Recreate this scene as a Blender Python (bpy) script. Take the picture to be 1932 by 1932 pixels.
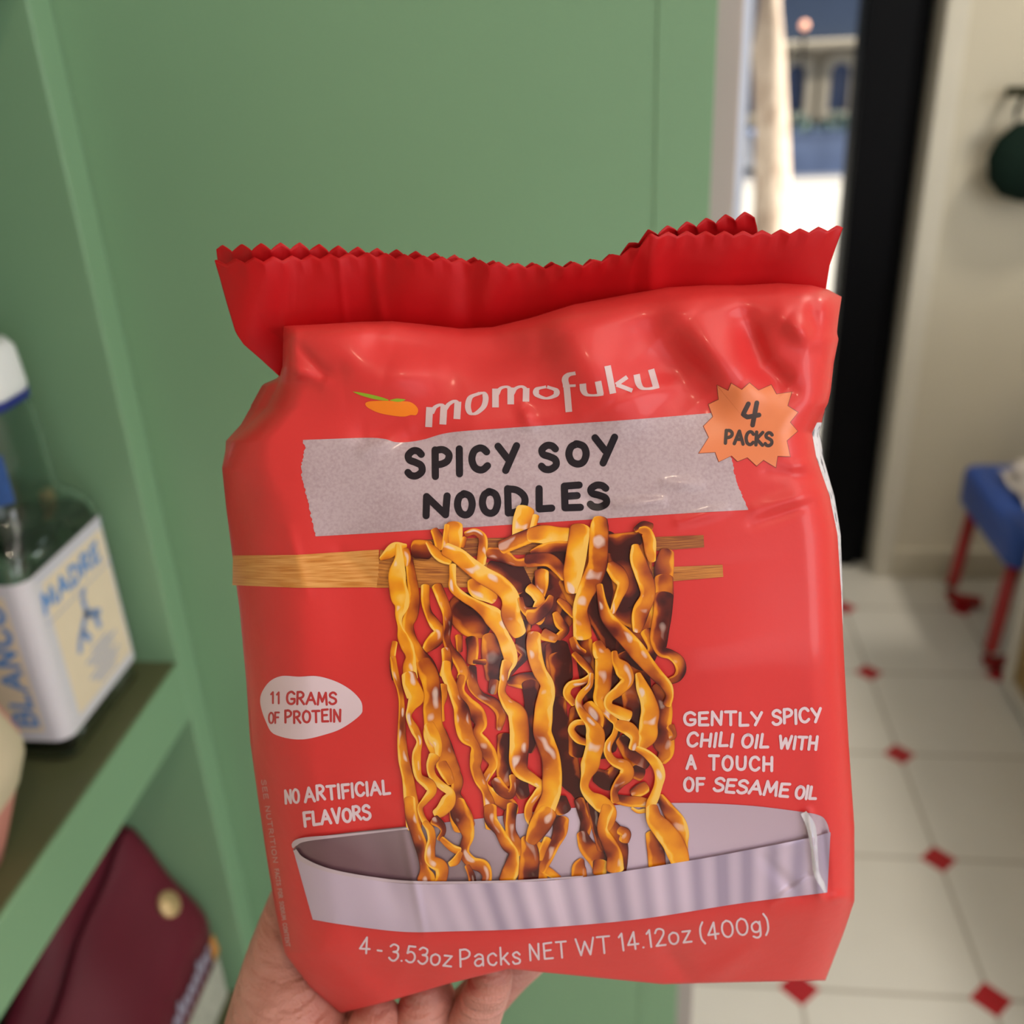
import bpy, bmesh, math, random
import numpy as np
from mathutils import Vector, Matrix

# ------------------------------------------------------------------ clear
for o in list(bpy.data.objects):
    bpy.data.objects.remove(o, do_unlink=True)
SC = bpy.context.scene
COL = SC.collection
rnd = random.Random(5)

# ------------------------------------------------------------------ camera
FPX, PITCH, YAW, ROLL, CAMH = 1872.678, .451657458, -.124828101, -.0493797683, 1.46
_fw = np.array([math.sin(YAW)*math.cos(PITCH), math.cos(YAW)*math.cos(PITCH), -math.sin(PITCH)])
_r0 = np.array([math.cos(YAW), -math.sin(YAW), 0.0])
_u0 = np.cross(_r0, _fw)
_R = math.cos(ROLL)*_r0+math.sin(ROLL)*_u0
_U = -math.sin(ROLL)*_r0+math.cos(ROLL)*_u0
_C = np.array([0, 0, CAMH])
cd = bpy.data.cameras.new('camera')
cam = bpy.data.objects.new('camera', cd)
COL.objects.link(cam)
M = Matrix.Identity(4)
for i in range(3):
    M[i][0], M[i][1], M[i][2], M[i][3] = _R[i], _U[i], -_fw[i], _C[i]
cam.matrix_world = M
cd.sensor_width = 36
cd.lens = FPX/1932*36
cd.clip_start = .01
cd.clip_end = 200
cd.dof.use_dof = True
cd.dof.focus_distance = .300
cd.dof.aperture_fstop = cd.lens/4.2
SC.camera = cam
# ------------------------------------------------------------------ world, sun, area lights, exposure
SC.view_settings.view_transform = 'Standard'
SC.view_settings.look = 'None'
SC.view_settings.exposure = 0.0
SC.view_settings.gamma = 1.0
SC.view_settings.use_curve_mapping = False
W = bpy.data.worlds.new('world')
SC.world = W
W.use_nodes = True
bg = W.node_tree.nodes['Background']
bg.inputs[0].default_value = (.80, .90, 1.0, 1)
bg.inputs[1].default_value = .24


def light(name, kind, loc, target, energy, color, size=1.0, size_y=None):
    d = bpy.data.lights.new(name, kind)
    d.energy = energy
    d.color = color
    if kind == 'AREA':
        d.shape = 'RECTANGLE' if size_y else 'DISK'
        d.size = size
        if size_y:
            d.size_y = size_y
    elif kind == 'SUN':
        d.angle = size
    elif kind == 'POINT':
        d.shadow_soft_size = size
    o = bpy.data.objects.new(name, d)
    COL.objects.link(o)
    o.location = loc
    o.rotation_euler = (Vector(target)-Vector(loc)).to_track_quat('-Z', 'Y').to_euler()
    return o


light('sun', 'SUN', (8, -1.5, 8), (0, 0, 0), 11.0, (1.0, .92, .80), .02)
light('side_window_daylight', 'AREA', (2.4, -.6, 1.75), (-.1, .45, 1.25), 34, (.94, .97, 1.0), 1.3, 1.5)
light('rear_shopfront_daylight', 'AREA', (1.75, -2.5, 1.55), (.3, .8, 1.3), 22, (.96, .98, 1.0), 2.2, 1.8)
light('ceiling_panel', 'AREA', (1.35, .1, 2.74), (1.35, .1, 0), 12, (1.0, .93, .83), 1.0, 1.4)
light('ceiling_spot', 'AREA', (.40, -.55, 2.72), (.2, .3, 1.0), 5, (1.0, .78, .55), .12)
light('ceiling_spot', 'AREA', (1.5, 1.7, 2.72), (1.4, 1.9, 0), 21, (1.0, .90, .76), .3)

# ------------------------------------------------------------------ helpers


def tag(o, label=None, cat=None, group=None, kind=None):
    if label: o['label'] = label
    if cat: o['category'] = cat
    if group: o['group'] = group
    if kind: o['kind'] = kind
    return o


def empty(name, loc=(0, 0, 0), rz=0, **k):
    o = bpy.data.objects.new(name, None)
    COL.objects.link(o)
    o.location = loc
    o.rotation_euler = (0, 0, rz)
    o.empty_display_size = .02
    return tag(o, **k)


def link(name, me, parent=None, mats=()):
    o = bpy.data.objects.new(name, me)
    COL.objects.link(o)
    for m in mats:
        me.materials.append(m)
    if parent is not None:
        o.parent = parent
    return o


def from_bm(name, bm, m, parent=None, smooth=False):
    me = bpy.data.meshes.new(name)
    bmesh.ops.recalc_face_normals(bm, faces=bm.faces)
    bm.to_mesh(me)
    bm.free()
    if smooth:
        me.polygons.foreach_set('use_smooth', [True]*len(me.polygons))
    return link(name, me, parent, (m,) if not isinstance(m, (list, tuple)) else m)


def bx(bm, x0, x1, y0, y1, z0, z1, bev=0.0, mat=None):
    g = bmesh.ops.create_cube(bm, size=1)
    vs = g['verts']
    for v in vs:
        v.co = Vector(((x0+x1)/2+v.co.x*(x1-x0), (y0+y1)/2+v.co.y*(y1-y0), (z0+z1)/2+v.co.z*(z1-z0)))
    if mat is not None:
        bmesh.ops.transform(bm, matrix=mat, verts=vs)
    if bev:
        es = list({e for v in vs for e in v.link_edges})
        bmesh.ops.bevel(bm, geom=es, offset=bev, segments=3, affect='EDGES', profile=.5)


def box_obj(name, m, dims, bev=0, parent=None, smooth=False, mat=None):
    bm = bmesh.new()
    bx(bm, *dims, bev=bev, mat=mat)
    return from_bm(name, bm, m, parent, smooth)


def tube(bm, pts, rads, n=14, cap=True):
    pts = [Vector(p) for p in pts]
    rings = []
    up = Vector((0, 0, 1))
    for i, p in enumerate(pts):
        t = (pts[min(i+1, len(pts)-1)]-pts[max(i-1, 0)]).normalized()
        a = t.cross(up)
        if a.length < 1e-3: a = t.cross(Vector((1, 0, 0)))
        a.normalize()
        b = t.cross(a)
        r = rads[i] if isinstance(rads, (list, tuple)) else rads
        rings.append([bm.verts.new(p+(a*math.cos(k*2*math.pi/n)+b*math.sin(k*2*math.pi/n))*r) for k in range(n)])
    for i in range(len(rings)-1):
        for k in range(n):
            bm.faces.new((rings[i][k], rings[i][(k+1) % n], rings[i+1][(k+1) % n], rings[i+1][k]))
    if cap:
        bm.faces.new(rings[0][::-1])
        bm.faces.new(rings[-1])


def loft(bm, rings, closed=True, caps=True):
    vr = [[bm.verts.new(p) for p in r] for r in rings]
    n = len(vr[0])
    for i in range(len(vr)-1):
        for k in range(n if closed else n-1):
            bm.faces.new((vr[i][k], vr[i][(k+1) % n], vr[i+1][(k+1) % n], vr[i+1][k]))
    if caps:
        bm.faces.new(vr[0][::-1])
        bm.faces.new(vr[-1])
    return vr


def catmull(pts, step, closed=False):
    P = [np.array(p, float) for p in pts]
    n = len(P)
    out = []
    rng = n if closed else n-1
    for i in range(rng):
        p1, p2 = P[i], P[(i+1) % n]
        p0 = P[(i-1) % n] if (closed or i > 0) else 2*p1-p2
        p3 = P[(i+2) % n] if (closed or i+2 < n) else 2*p2-p1
        k = max(1, int(math.ceil(np.linalg.norm((p2-p1)[:2])/step)))
        for j in range(k):
            t = j/k
            out.append(.5*((2*p1)+(p2-p0)*t+(2*p0-5*p1+4*p2-p3)*t*t+(3*p1-p0-3*p2+p3)*t**3))
    if not closed:
        out.append(P[-1])
    return np.array(out)


def linear(pts, step):
    P = [np.array(p, float) for p in pts]
    out = []
    for i in range(len(P)-1):
        k = max(1, int(math.ceil(np.linalg.norm((P[i+1]-P[i])[:2])/step)))
        out += [P[i]+(P[i+1]-P[i])*j/k for j in range(k)]
    out.append(P[-1])
    return np.array(out)


# materials -----------------------------------------------------------------
def nodes(m):
    return m.node_tree.nodes, m.node_tree.links


def mat(name, col, rough=.5, metal=0.0, noise=0.0, nscale=8.0, bump=0.0, bscale=60.0, trans=0.0, emit=None, es=0.0, coat=0.0, spec=.5, sss=0.0, ior=1.45):
    m = bpy.data.materials.new(name)
    m.use_nodes = True
    N, L = nodes(m)
    b = N['Principled BSDF']
    c = tuple(col)+(1,)
    b.inputs['Base Color'].default_value = c
    b.inputs['Roughness'].default_value = rough
    b.inputs['Metallic'].default_value = metal
    b.inputs['Specular IOR Level'].default_value = spec
    b.inputs['IOR'].default_value = ior
    b.inputs['Transmission Weight'].default_value = trans
    b.inputs['Coat Weight'].default_value = coat
    if sss:
        b.inputs['Subsurface Weight'].default_value = sss
        b.inputs['Subsurface Radius'].default_value = (.008, .003, .0015)
        b.inputs['Subsurface Scale'].default_value = 1.0
    if emit:
        b.inputs['Emission Color'].default_value = tuple(emit)+(1,)
        b.inputs['Emission Strength'].default_value = es
    tc = N.new('ShaderNodeTexCoord')
    if noise:
        nz = N.new('ShaderNodeTexNoise')
        nz.inputs['Scale'].default_value = nscale
        nz.inputs['Detail'].default_value = 4
        L.new(tc.outputs['Object'], nz.inputs['Vector'])
        rp = N.new('ShaderNodeMapRange')
        rp.inputs['To Min'].default_value = 1-noise
        rp.inputs['To Max'].default_value = 1+noise
        L.new(nz.outputs['Fac'], rp.inputs['Value'])
        mx = N.new('ShaderNodeVectorMath')
        mx.operation = 'SCALE'
        mx.inputs[0].default_value = tuple(col)
        L.new(rp.outputs['Result'], mx.inputs['Scale'])
        L.new(mx.outputs['Vector'], b.inputs['Base Color'])
    if bump:
        n2 = N.new('ShaderNodeTexNoise')
        n2.inputs['Scale'].default_value = bscale
        n2.inputs['Detail'].default_value = 5
        L.new(tc.outputs['Object'], n2.inputs['Vector'])
        bp = N.new('ShaderNodeBump')
        bp.inputs['Strength'].default_value = bump
        bp.inputs['Distance'].default_value = .002
        L.new(n2.outputs['Fac'], bp.inputs['Height'])
        L.new(bp.outputs['Normal'], b.inputs['Normal'])
    return m


def mth(N, L, op, a, b=None, clamp=False):
    n = N.new('ShaderNodeMath')
    n.operation = op
    n.use_clamp = clamp
    for i, v in enumerate((a, b)):
        if v is None: continue
        if isinstance(v, (int, float)): n.inputs[i].default_value = v
        else: L.new(v, n.inputs[i])
    return n.outputs[0]


M_GREEN = mat('green_paint', (.200, .350, .208), .42, noise=.03, nscale=3, bump=.03, bscale=180)
M_GREEN_IN = M_GREEN
M_WHITE = mat('white_paint', (.62, .60, .56), .6, noise=.03, nscale=4)
M_WALL = mat('beige_wall', (.56, .52, .42), .7, noise=.04, nscale=2)
M_CEIL = mat('ceiling_white', (.75, .74, .71), .8, noise=.02)
M_TRIMGREY = mat('taupe_wall_end', (.42, .36, .35), .6, noise=.05)
M_ALU = mat('pale_window_frame', (.70, .76, .95), .35, noise=.02)
M_BLACK = mat('black_frame', (.003, .003, .004), .45, noise=.1, spec=.08)

# ------------------------------------------------------------------ structure
def floor_material():
    m = mat('tile_floor', (.6, .58, .53), .32)
    N, L = nodes(m)
    b = N['Principled BSDF']
    tc = N.new('ShaderNodeTexCoord')
    sp = N.new('ShaderNodeSeparateXYZ')
    L.new(tc.outputs['Object'], sp.inputs[0])
    T, X0, Y0 = .3057, .2950, 1.1805

    def cell(o, o0):
        a = mth(N, L, 'SUBTRACT', o, o0)
        a = mth(N, L, 'DIVIDE', a, T)
        a = mth(N, L, 'ADD', a, 100.5)
        a = mth(N, L, 'FRACT', a)
        a = mth(N, L, 'SUBTRACT', a, .5)
        return mth(N, L, 'ABSOLUTE', a)
    ax, ay = cell(sp.outputs['X'], X0), cell(sp.outputs['Y'], Y0)
    dia = mth(N, L, 'LESS_THAN', mth(N, L, 'ADD', ax, ay), .112)
    gr = mth(N, L, 'LESS_THAN', mth(N, L, 'MINIMUM', ax, ay), .011)
    nz = N.new('ShaderNodeTexNoise')
    nz.inputs['Scale'].default_value = 5
    L.new(tc.outputs['Object'], nz.inputs['Vector'])
    cr = N.new('ShaderNodeValToRGB')
    cr.color_ramp.elements[0].color = (.66, .64, .58, 1)
    cr.color_ramp.elements[1].color = (.76, .74, .68, 1)
    L.new(nz.outputs['Fac'], cr.inputs[0])
    m1 = N.new('ShaderNodeMix'); m1.data_type = 'RGBA'
    m1.inputs['B'].default_value = (.44, .41, .35, 1)
    L.new(gr, m1.inputs['Factor']); L.new(cr.outputs[0], m1.inputs['A'])
    m2 = N.new('ShaderNodeMix'); m2.data_type = 'RGBA'
    m2.inputs['B'].default_value = (.42, .012, .02, 1)
    L.new(dia, m2.inputs['Factor']); L.new(m1.outputs['Result'], m2.inputs['A'])
    L.new(m2.outputs['Result'], b.inputs['Base Color'])
    return m


def struct(name, m, dims, bev=0, parent=None):
    o = box_obj(name, m, dims, bev, parent)
    if parent is None: o['kind'] = 'structure'
    return o


struct('floor', floor_material(), (-.9, 2.6, -2.6, 2.72, -.1, 0))
struct('ceiling', M_CEIL, (-.9, 2.6, -2.6, 2.85, 2.78, 2.88))
struct('wall_left', M_WALL, (-.95, -.82, -2.6, 2.85, 0, 2.78))
struct('wall_right', M_WALL, (2.55, 2.65, -2.6, 2.85, 0, 2.78))
struct('wall_back', M_WALL, (.765, 2.55, 2.585, 2.80, 0, 2.78))
struct('wall_rear_blocker', M_WALL, (-.95, .62, -2.75, -2.6, 0, 2.78))  # unseen wall, added to cut ambient light from behind on the left
struct('wall_above', M_WALL, (-.82, .765, 2.62, 2.80, 2.35, 2.78))
struct('baseboard_back', M_WALL, (.765, 2.55, 2.570, 2.585, 0, .09), .003)
struct('trim_1', mat('door_casing', (.60, .57, .49), .55, noise=.03), (.712, .765, 2.575, 2.80, 0, 2.35), .006)
# shop window and black door frame in the back wall
w = empty('window_1', (.0, 2.62, 0), kind='structure')
bm = bmesh.new()
bx(bm, .170, .290, -.02, .06, 0, 2.35, .004)
bx(bm, -.82, -.74, -.02, .06, 0, 2.35, .004)
bx(bm, -.74, .170, -.02, .06, 0, .09, .004)
from_bm('frame', bm, M_ALU, w)
M_GLASS = mat('window_glass', (.96, .98, 1), .0, trans=1.0, ior=1.01, spec=.2)
box_obj('pane', M_GLASS, (.290, .556, .02, .026, .02, 2.35), 0, w)
d1 = empty('door_1', (.63, 2.69, 0), kind='structure')
box_obj('frame', M_BLACK, (-.078, .076, -.03, .05, 0, 2.35), .004, d1)
bm = bmesh.new()
bx(bm, -.075, .04, -.055, -.035, 0, 2.3, .004)
from_bm('stile', bm, M_BLACK, d1)

# ------------------------------------------------------------------ outdoors
M_PAVE = mat('pale_pavement', (.62, .60, .55), .8, noise=.15, nscale=1.5)
struct('pavement', M_PAVE, (-4, 9, 2.85, 10.4, -.12, -.01))
struct('road', mat('asphalt', (.18, .19, .22), .8, noise=.2), (-8, 16, 10.4, 15.8, -.2, -.06))
struct('kerb', mat('pale_kerb', (.55, .52, .50), .8, noise=.1), (-8, 16, 10.25, 10.42, -.2, .03), .02)


def bark():
    m = mat('pale_bark', (.62, .50, .40), .85)
    N, L = nodes(m)
    b = N['Principled BSDF']
    tc = N.new('ShaderNodeTexCoord')
    mp = N.new('ShaderNodeMapping')
    mp.inputs['Scale'].default_value = (9, 9, 5)
    L.new(tc.outputs['Object'], mp.inputs[0])
    nz = N.new('ShaderNodeTexNoise')
    nz.inputs['Scale'].default_value = 1.0
    nz.inputs['Detail'].default_value = 5
    nz.inputs['Distortion'].default_value = 1.0
    L.new(mp.outputs[0], nz.inputs['Vector'])
    cr = N.new('ShaderNodeValToRGB')
    cr.color_ramp.elements[0].position = .35
    cr.color_ramp.elements[0].color = (.52, .38, .29, 1)
    cr.color_ramp.elements[1].position = .6
    cr.color_ramp.elements[1].color = (.80, .66, .54, 1)
    L.new(nz.outputs['Fac'], cr.inputs[0])
    L.new(cr.outputs[0], b.inputs['Base Color'])
    bp = N.new('ShaderNodeBump'); bp.inputs['Strength'].default_value = .5; bp.inputs['Distance'].default_value = .02
    L.new(nz.outputs['Fac'], bp.inputs['Height']); L.new(bp.outputs[0], b.inputs['Normal'])
    return m


t = empty('street_tree', (1.04, 7.3, -.01), label='pale sunlit street tree trunk on the pavement outside the window', cat='tree')
bm = bmesh.new()
tube(bm, [(0, 0, 0), (0, 0, .1), (-.03, 0, .4), (-.06, 0, .8), (-.12, 0, 1.3), (-.14, .02, 2.0), (-.1, .05, 2.8), (0, .1, 3.6)],
     [.20, .155, .128, .112, .105, .10, .095, .08], 20)
from_bm('trunk', bm, bark(), t, True)
bm = bmesh.new()
for k in range(6):
    a = k*1.05
    tube(bm, [(0, .1, 3.4), (.5*math.cos(a), .1+.5*math.sin(a), 4.0), (1.1*math.cos(a), .1+1.1*math.sin(a), 4.6)], [.06, .045, .02], 8)
from_bm('branches', bm, bark(), t, True)
bm = bmesh.new()
for k in range(260):
    c = Vector((rnd.gauss(0, .8), rnd.gauss(.1, .8), 4.7+rnd.gauss(0, .45)))
    q = Matrix.Translation(c) @ Matrix.Rotation(rnd.uniform(0, 6), 4, 'Z') @ Matrix.Rotation(rnd.uniform(0, 3), 4, 'X')
    vs = [bm.verts.new(q @ Vector(p)) for p in ((0, -.11, 0), (.06, 0, .01), (0, .12, 0), (-.06, 0, .01))]
    bm.faces.new(vs)
from_bm('crown', bm, mat('leaf_green', (.10, .20, .05), .6, noise=.2), t)

# facade across the street
b = empty('stone_building', (4.0, 16.0, -.06), label='tan stone building across the street with arched windows', cat='building')
M_STONE = mat('tan_stone', (.42, .36, .27), .85, noise=.18, nscale=2.5)
M_BLUEGL = mat('blue_window_pane', (.05, .085, .20), .15, noise=.2)
bm = bmesh.new()
bx(bm, -7, 7, 0, 2.5, 0, 1.20)
from_bm('wall', bm, M_STONE, b)
box_obj('upper_wall', mat('blue_grey_wall', (.055, .085, .16), .5, noise=.6, nscale=.9), (-7, 7, .1, 2.5, 1.20, 6.5), 0, b)
for k in range(-4, 4):
    xx = -.95+k*.62
    bm = bmesh.new()
    out = []
    inn = []
    for j in range(13):
        a = math.pi*j/12
        out.append((xx+.27*math.cos(a), .78+.24*math.sin(a)))
        inn.append((xx+.14*math.cos(a), .74+.16*math.sin(a)))
    out = [(xx+.27, .15)]+out+[(xx-.27, .15)]
    inn = [(xx+.14, .25)]+inn+[(xx-.14, .25)]
    rings = []
    for yy, pr in ((-.10, out), (-.10, inn), (.0, inn)):
        rings.append([(p[0], yy, p[1]) for p in pr])
    rings.insert(0, [(p[0], 0, p[1]) for p in out])
    loft(bm, rings, True, False)
    wn = from_bm('window', bm, mat('pale_arch', (.50, .44, .34), .8, noise=.1) if k == -4 else bpy.data.materials['pale_arch'], b)
    bm = bmesh.new()
    bm.faces.new([bm.verts.new((p[0], -.02, p[1])) for p in inn])
    from_bm('pane', bm, M_BLUEGL, wn)
bm = bmesh.new()
bx(bm, -7, 7, -.18, .05, 1.08, 1.20, .03)
from_bm('cornice', bm, bpy.data.materials['pale_arch'], b)
lamp = empty('street_globe_lamp', (2.02, 12.9, -.06), label='small warm globe lamp on thin post across the street', cat='lamp')
bm = bmesh.new(); tube(bm, [(0, 0, 0), (0, 0, 1.38)], .018, 8)
from_bm('post', bm, M_BLACK, lamp)
bm = bmesh.new(); bmesh.ops.create_uvsphere(bm, u_segments=16, v_segments=10, radius=.05)
for v in bm.verts: v.co.z += 1.42
from_bm('globe', bm, mat('warm_globe', (.9, .5, .35), .4, emit=(1, .45, .28), es=1.6), lamp, True)

# low planter by the kerb
pl = empty('planter_box', (2.15, 11.6, -.06), label='low blue grey planter box by the pale kerb outside', cat='planter')
bm = bmesh.new()
loft(bm, [[(x_*k, y_*k, z_) for x_, y_ in ((.8, .3), (-.8, .3), (-.8, -.3), (.8, -.3))] for z_, k in ((0, .9), (.36, 1.0), (.42, 1.04), (.42, .9), (.30, .88))])
from_bm('box', bm, mat('blue_grey_planter', (.20, .27, .46), .5, noise=.4, nscale=3), pl)
bm = bmesh.new()
for k in range(160):
    c = Vector((rnd.uniform(-.66, .66), rnd.uniform(-.2, .2), .36+rnd.uniform(0, .2)))
    q = Matrix.Translation(c) @ Matrix.Rotation(rnd.uniform(0, 6), 4, 'Z') @ Matrix.Rotation(rnd.uniform(0, 3), 4, 'X')
    bm.faces.new([bm.verts.new(q @ Vector(p)) for p in ((0, -.07, 0), (.03, 0, .01), (0, .08, 0), (-.03, 0, .01))])
from_bm('foliage', bm, mat('blue_green_leaf', (.10, .16, .14), .6, noise=.2), pl)

# ------------------------------------------------------------------ green shelf unit
XF = -.432
sh = empty('green_bookcase', (XF, .4, 0), label='green painted shelving unit with bottle and burgundy pouch on its shelves', cat='shelf')


def sbox(name, x0, x1, y0, y1, z0, z1, bev=.002, m=M_GREEN):
    return box_obj(name, m, (x0-XF, x1-XF, y0-.4, y1-.4, z0, z1), bev, sh)


sbox('side_panel', -.81, XF, .769, .8035, 0, 2.5)
sbox('side_panel', -.81, XF, .365, .398, 0, 2.5)  # unseen near panel, moved in to block light entering the bay
sbox('back_panel', -.818, -.806, (.398), .769, 0, 2.5)
M_TOPSHEET = mat('olive_top_sheet', (.105, .112, .052), .5, noise=.1, nscale=10)  # thin added sheet gives the shelf tops a darker, olive-brown tone
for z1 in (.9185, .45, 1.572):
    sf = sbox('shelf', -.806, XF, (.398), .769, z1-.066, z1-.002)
    box_obj('shelf_top_sheet', M_TOPSHEET, (-.805-XF, -.004, .0, .3685, z1-.002, z1), 0, sf)
sbox('plinth', -.806, XF-.02, (.398), .769, 0, .09)
# tall cabinet beyond it, its side faces the camera
cb = empty('green_tall_cabinet', (-.2, .82, 0), label='tall green cabinet whose broad plain side faces the camera', cat='cabinet')
bm = bmesh.new()
bx(bm, -.62, .2647, -.0155, .012, 0, 2.5, .0015)
from_bm('side_panel', bm, M_GREEN, cb)
box_obj('edge_batten', M_GREEN, (.222, .2647, -.0165, -.0150, 0, 2.5), .0006, cb)
struct('trim_2', M_TRIMGREY, (-.82, .0858, .8325, .86, 0, 2.6), .002)
struct('wall_stub', mat('pale_wall_end', (.52, .55, .62), .6, noise=.03), (-.82, .084, .861, .95, 0, 2.6), .002)

# ------------------------------------------------------------------ noodle packet
XS, YS, WS = None, None, None
Lp = [(535, 615), (533, 690), (527, 722), (505, 768), (470, 803), (436, 832), (419, 885), (427, 960), (440, 1060), (452, 1150), (465, 1290), (472, 1400), (486, 1500), (502, 1610), (520, 1720), (538, 1800), (585, 1862), (640, 1912)]
Rp = [(1588, 560), (1582, 600), (1579, 628), (1582, 640), (1573, 685), (1567, 740), (1562, 762), (1545, 790), (1532, 817), (1540, 863), (1565, 935), (1580, 1008), (1587, 1117), (1593, 1250), (1601, 1400), (1612, 1560), (1612, 1700), (1590, 1765), (1557, 1850)]
Tp = [(535, 615), (600, 612), (680, 607), (740, 606), (800, 612), (870, 620), (930, 617), (1000, 600), (1080, 575), (1180, 556), (1260, 542), (1330, 538), (1400, 538), (1470, 534), (1530, 538), (1562, 546), (1588, 560)]
Bp = [(640, 1912), (730, 1890), (850, 1855), (960, 1828), (1100, 1842), (1250, 1857), (1400, 1853), (1557, 1850)]
_L, _Rr, _T = np.array(Lp, float), np.array(Rp, float), np.array(Tp, float)

# creases of the film: x0,y0,x1,y1,width,amplitude (m, + towards the camera)
CREASES = [
    (560, 640, 740, 690, 55, .0030), (720, 640, 1010, 650, 40, -.0040), (860, 700, 1010, 640, 45, -.0018),
    (1060, 620, 1170, 760, 60, .0040), (1230, 640, 1330, 760, 50, -.0030), (1290, 600, 1400, 730, 40, .0035),
    (1405, 600, 1435, 690, 26, -.0032), (1440, 690, 1490, 735, 26, -.0026), (1480, 600, 1535, 640, 24, .0030),
    (1530, 560, 1540, 660, 14, -.0014), (1100, 770, 1300, 720, 22, .0014), (690, 822, 840, 826, 26, -.0020),
    (690, 850, 770, 812, 16, .0012), (535, 690, 610, 720, 14, .0014), (560, 650, 610, 705, 10, -.0008),
    (530, 735, 640, 700, 18, -.0012), (640, 740, 820, 700, 40, .0016), (470, 840, 440, 1100, 30, -.0016),
    (1500, 880, 1535, 870, 12, .0012), (1450, 890, 1560, 905, 14, -.0010), (1430, 960, 1540, 930, 16, .0012),
    (1420, 990, 1530, 950, 10, -.0008), (1528, 1535, 1548, 1690, 9, .0018), (1550, 1550, 1562, 1690, 8, -.0012),
    (1455, 1705, 1535, 1650, 7, .0010), (1440, 1620, 1510, 1690, 12, -.0008), (1470, 1605, 1530, 1585, 10, .0006),
    (1560, 1695, 1608, 1690, 9, .0012), (760, 1560, 800, 1760, 8, .0007), (700, 1560, 760, 1740, 30, -.0010),
    (600, 1780, 760, 1850, 60, -.0030), (840, 1840, 1000, 1790, 40, .0014), (1250, 1780, 1300, 1850, 22, -.0014),
    (1330, 1850, 1420, 1790, 20, .0012), (545, 1000, 580, 1120, 12, .0006), (640, 1040, 720, 1110, 12, -.0006),
    (1280, 985, 1370, 960, 10, .0008), (1150, 955, 1250, 945, 9, .0009), (1090, 935, 1150, 955, 10, -.0007),
    (1255, 910, 1320, 915, 10, .0007), (900, 800, 1200, 775, 20, .0008), (985, 770, 1000, 800, 12, .0010),
    (1120, 1250, 1560, 1230, 60, .0012), (480, 1500, 600, 1480, 40, -.0012), (800, 1100, 800, 1500, 160, .0030),
    (1330, 1050, 1380, 1450, 120, .0022), (560, 900, 600, 1300, 60, .0016), (1040, 1100, 1050, 1600, 110, -.0016),
]
_rs = np.random.RandomState(4)
_WV = [(_rs.uniform(.006, .03), _rs.uniform(-math.pi, math.pi), _rs.uniform(0, 6.28), _rs.uniform(.4, 1)) for _ in range(26)]


def sstep(t):
    t = np.clip(t, 0, 1)
    return t*t*(3-2*t)


def D(x, y):
    """depth of the packet's front film along the camera axis"""
    x = np.asarray(x, float); y = np.asarray(y, float)
    d = .300+.030*sstep((y-1200)/800)+.0045*((x-1040)/560)**2-.0035*np.exp(-((y-1050)/420)**2)
    lx = np.interp(y, _L[:, 1], _L[:, 0]); rx = np.interp(y, _Rr[:, 1], _Rr[:, 0]); ty = np.interp(x, _T[:, 0], _T[:, 1])
    lw = np.interp(y, [600, 690, 740, 860, 960], [26, 30, 55, 80, 125])
    t = np.clip(1-(x-lx)/lw, 0, 1.05)
    d = d+(.017*t**2+.010*t**7)*np.sqrt(lw/125)
    t = np.clip(1-(rx-x)/70, 0, 1.05)
    d = d+.0075*t**2+.006*t**7
    tw = np.interp(x, [530, 700, 900, 1100, 1590], [22, 26, 46, 55, 50])
    t = np.clip(1-(y-ty)/tw, 0, 1.05)
    d = d+(.0075*t**2+.006*t**6)*np.sqrt(tw/55)
    yl = 1800-(x-537)*.093
    e = (y-yl)
    d = d+.00016*12*np.log1p(np.exp(np.clip(e/12, -30, 30)))
    for (x0, y0, x1, y1, w, a) in CREASES:
        vx, vy = x1-x0, y1-y0
        l2 = vx*vx+vy*vy
        s = np.clip(((x-x0)*vx+(y-y0)*vy)/l2, 0, 1)
        dist = np.hypot(x-(x0+s*vx), y-(y0+s*vy))
        d = d-a*(1.45 if y0 < 760 else 1.15)*np.exp(-(dist/w)**2)*(.45+.55*np.sin(math.pi*np.clip(s, .05, .95)))
    for f, a, p, am in _WV:
        d = d+1.5e-4*am*(.012/f)*np.sin(f*(x*math.cos(a)+y*math.sin(a))+p)
    return d


def at(x, y, z):
    x = np.asarray(x, float); y = np.asarray(y, float); z = np.asarray(z, float)
    k = _fw+_R*((x-966)/FPX)[..., None]-_U*((y-966)/FPX)[..., None]
    return _C+k*z[..., None]


def resample(P, n):
    P = np.array(P, float)
    s = np.concatenate([[0], np.cumsum(np.hypot(*np.diff(P, axis=0).T))])
    q = np.linspace(0, s[-1], n)
    return np.stack([np.interp(q, s, P[:, 0]), np.interp(q, s, P[:, 1])], 1)


def coons(L, R, T, B, nu, nv):
    L, R, T, B = resample(L, nv), resample(R, nv), resample(T, nu), resample(B, nu)
    u = np.linspace(0, 1, nu)[None, :, None]
    v = np.linspace(0, 1, nv)[:, None, None]
    S = (1-u)*L[:, None, :]+u*R[:, None, :]+(1-v)*T[None]+v*B[None]
    S = S-((1-u)*(1-v)*T[0]+u*(1-v)*T[-1]+(1-u)*v*B[0]+u*v*B[-1])
    return S


PK_ORG = at(np.array(1000.), np.array(1880.), np.array(.345))
pk = empty('noodle_packet', tuple(PK_ORG), label='red four pack of instant noodles held up in front of the camera', cat='noodle packet')
PK_INV = Vector(PK_ORG)


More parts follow.
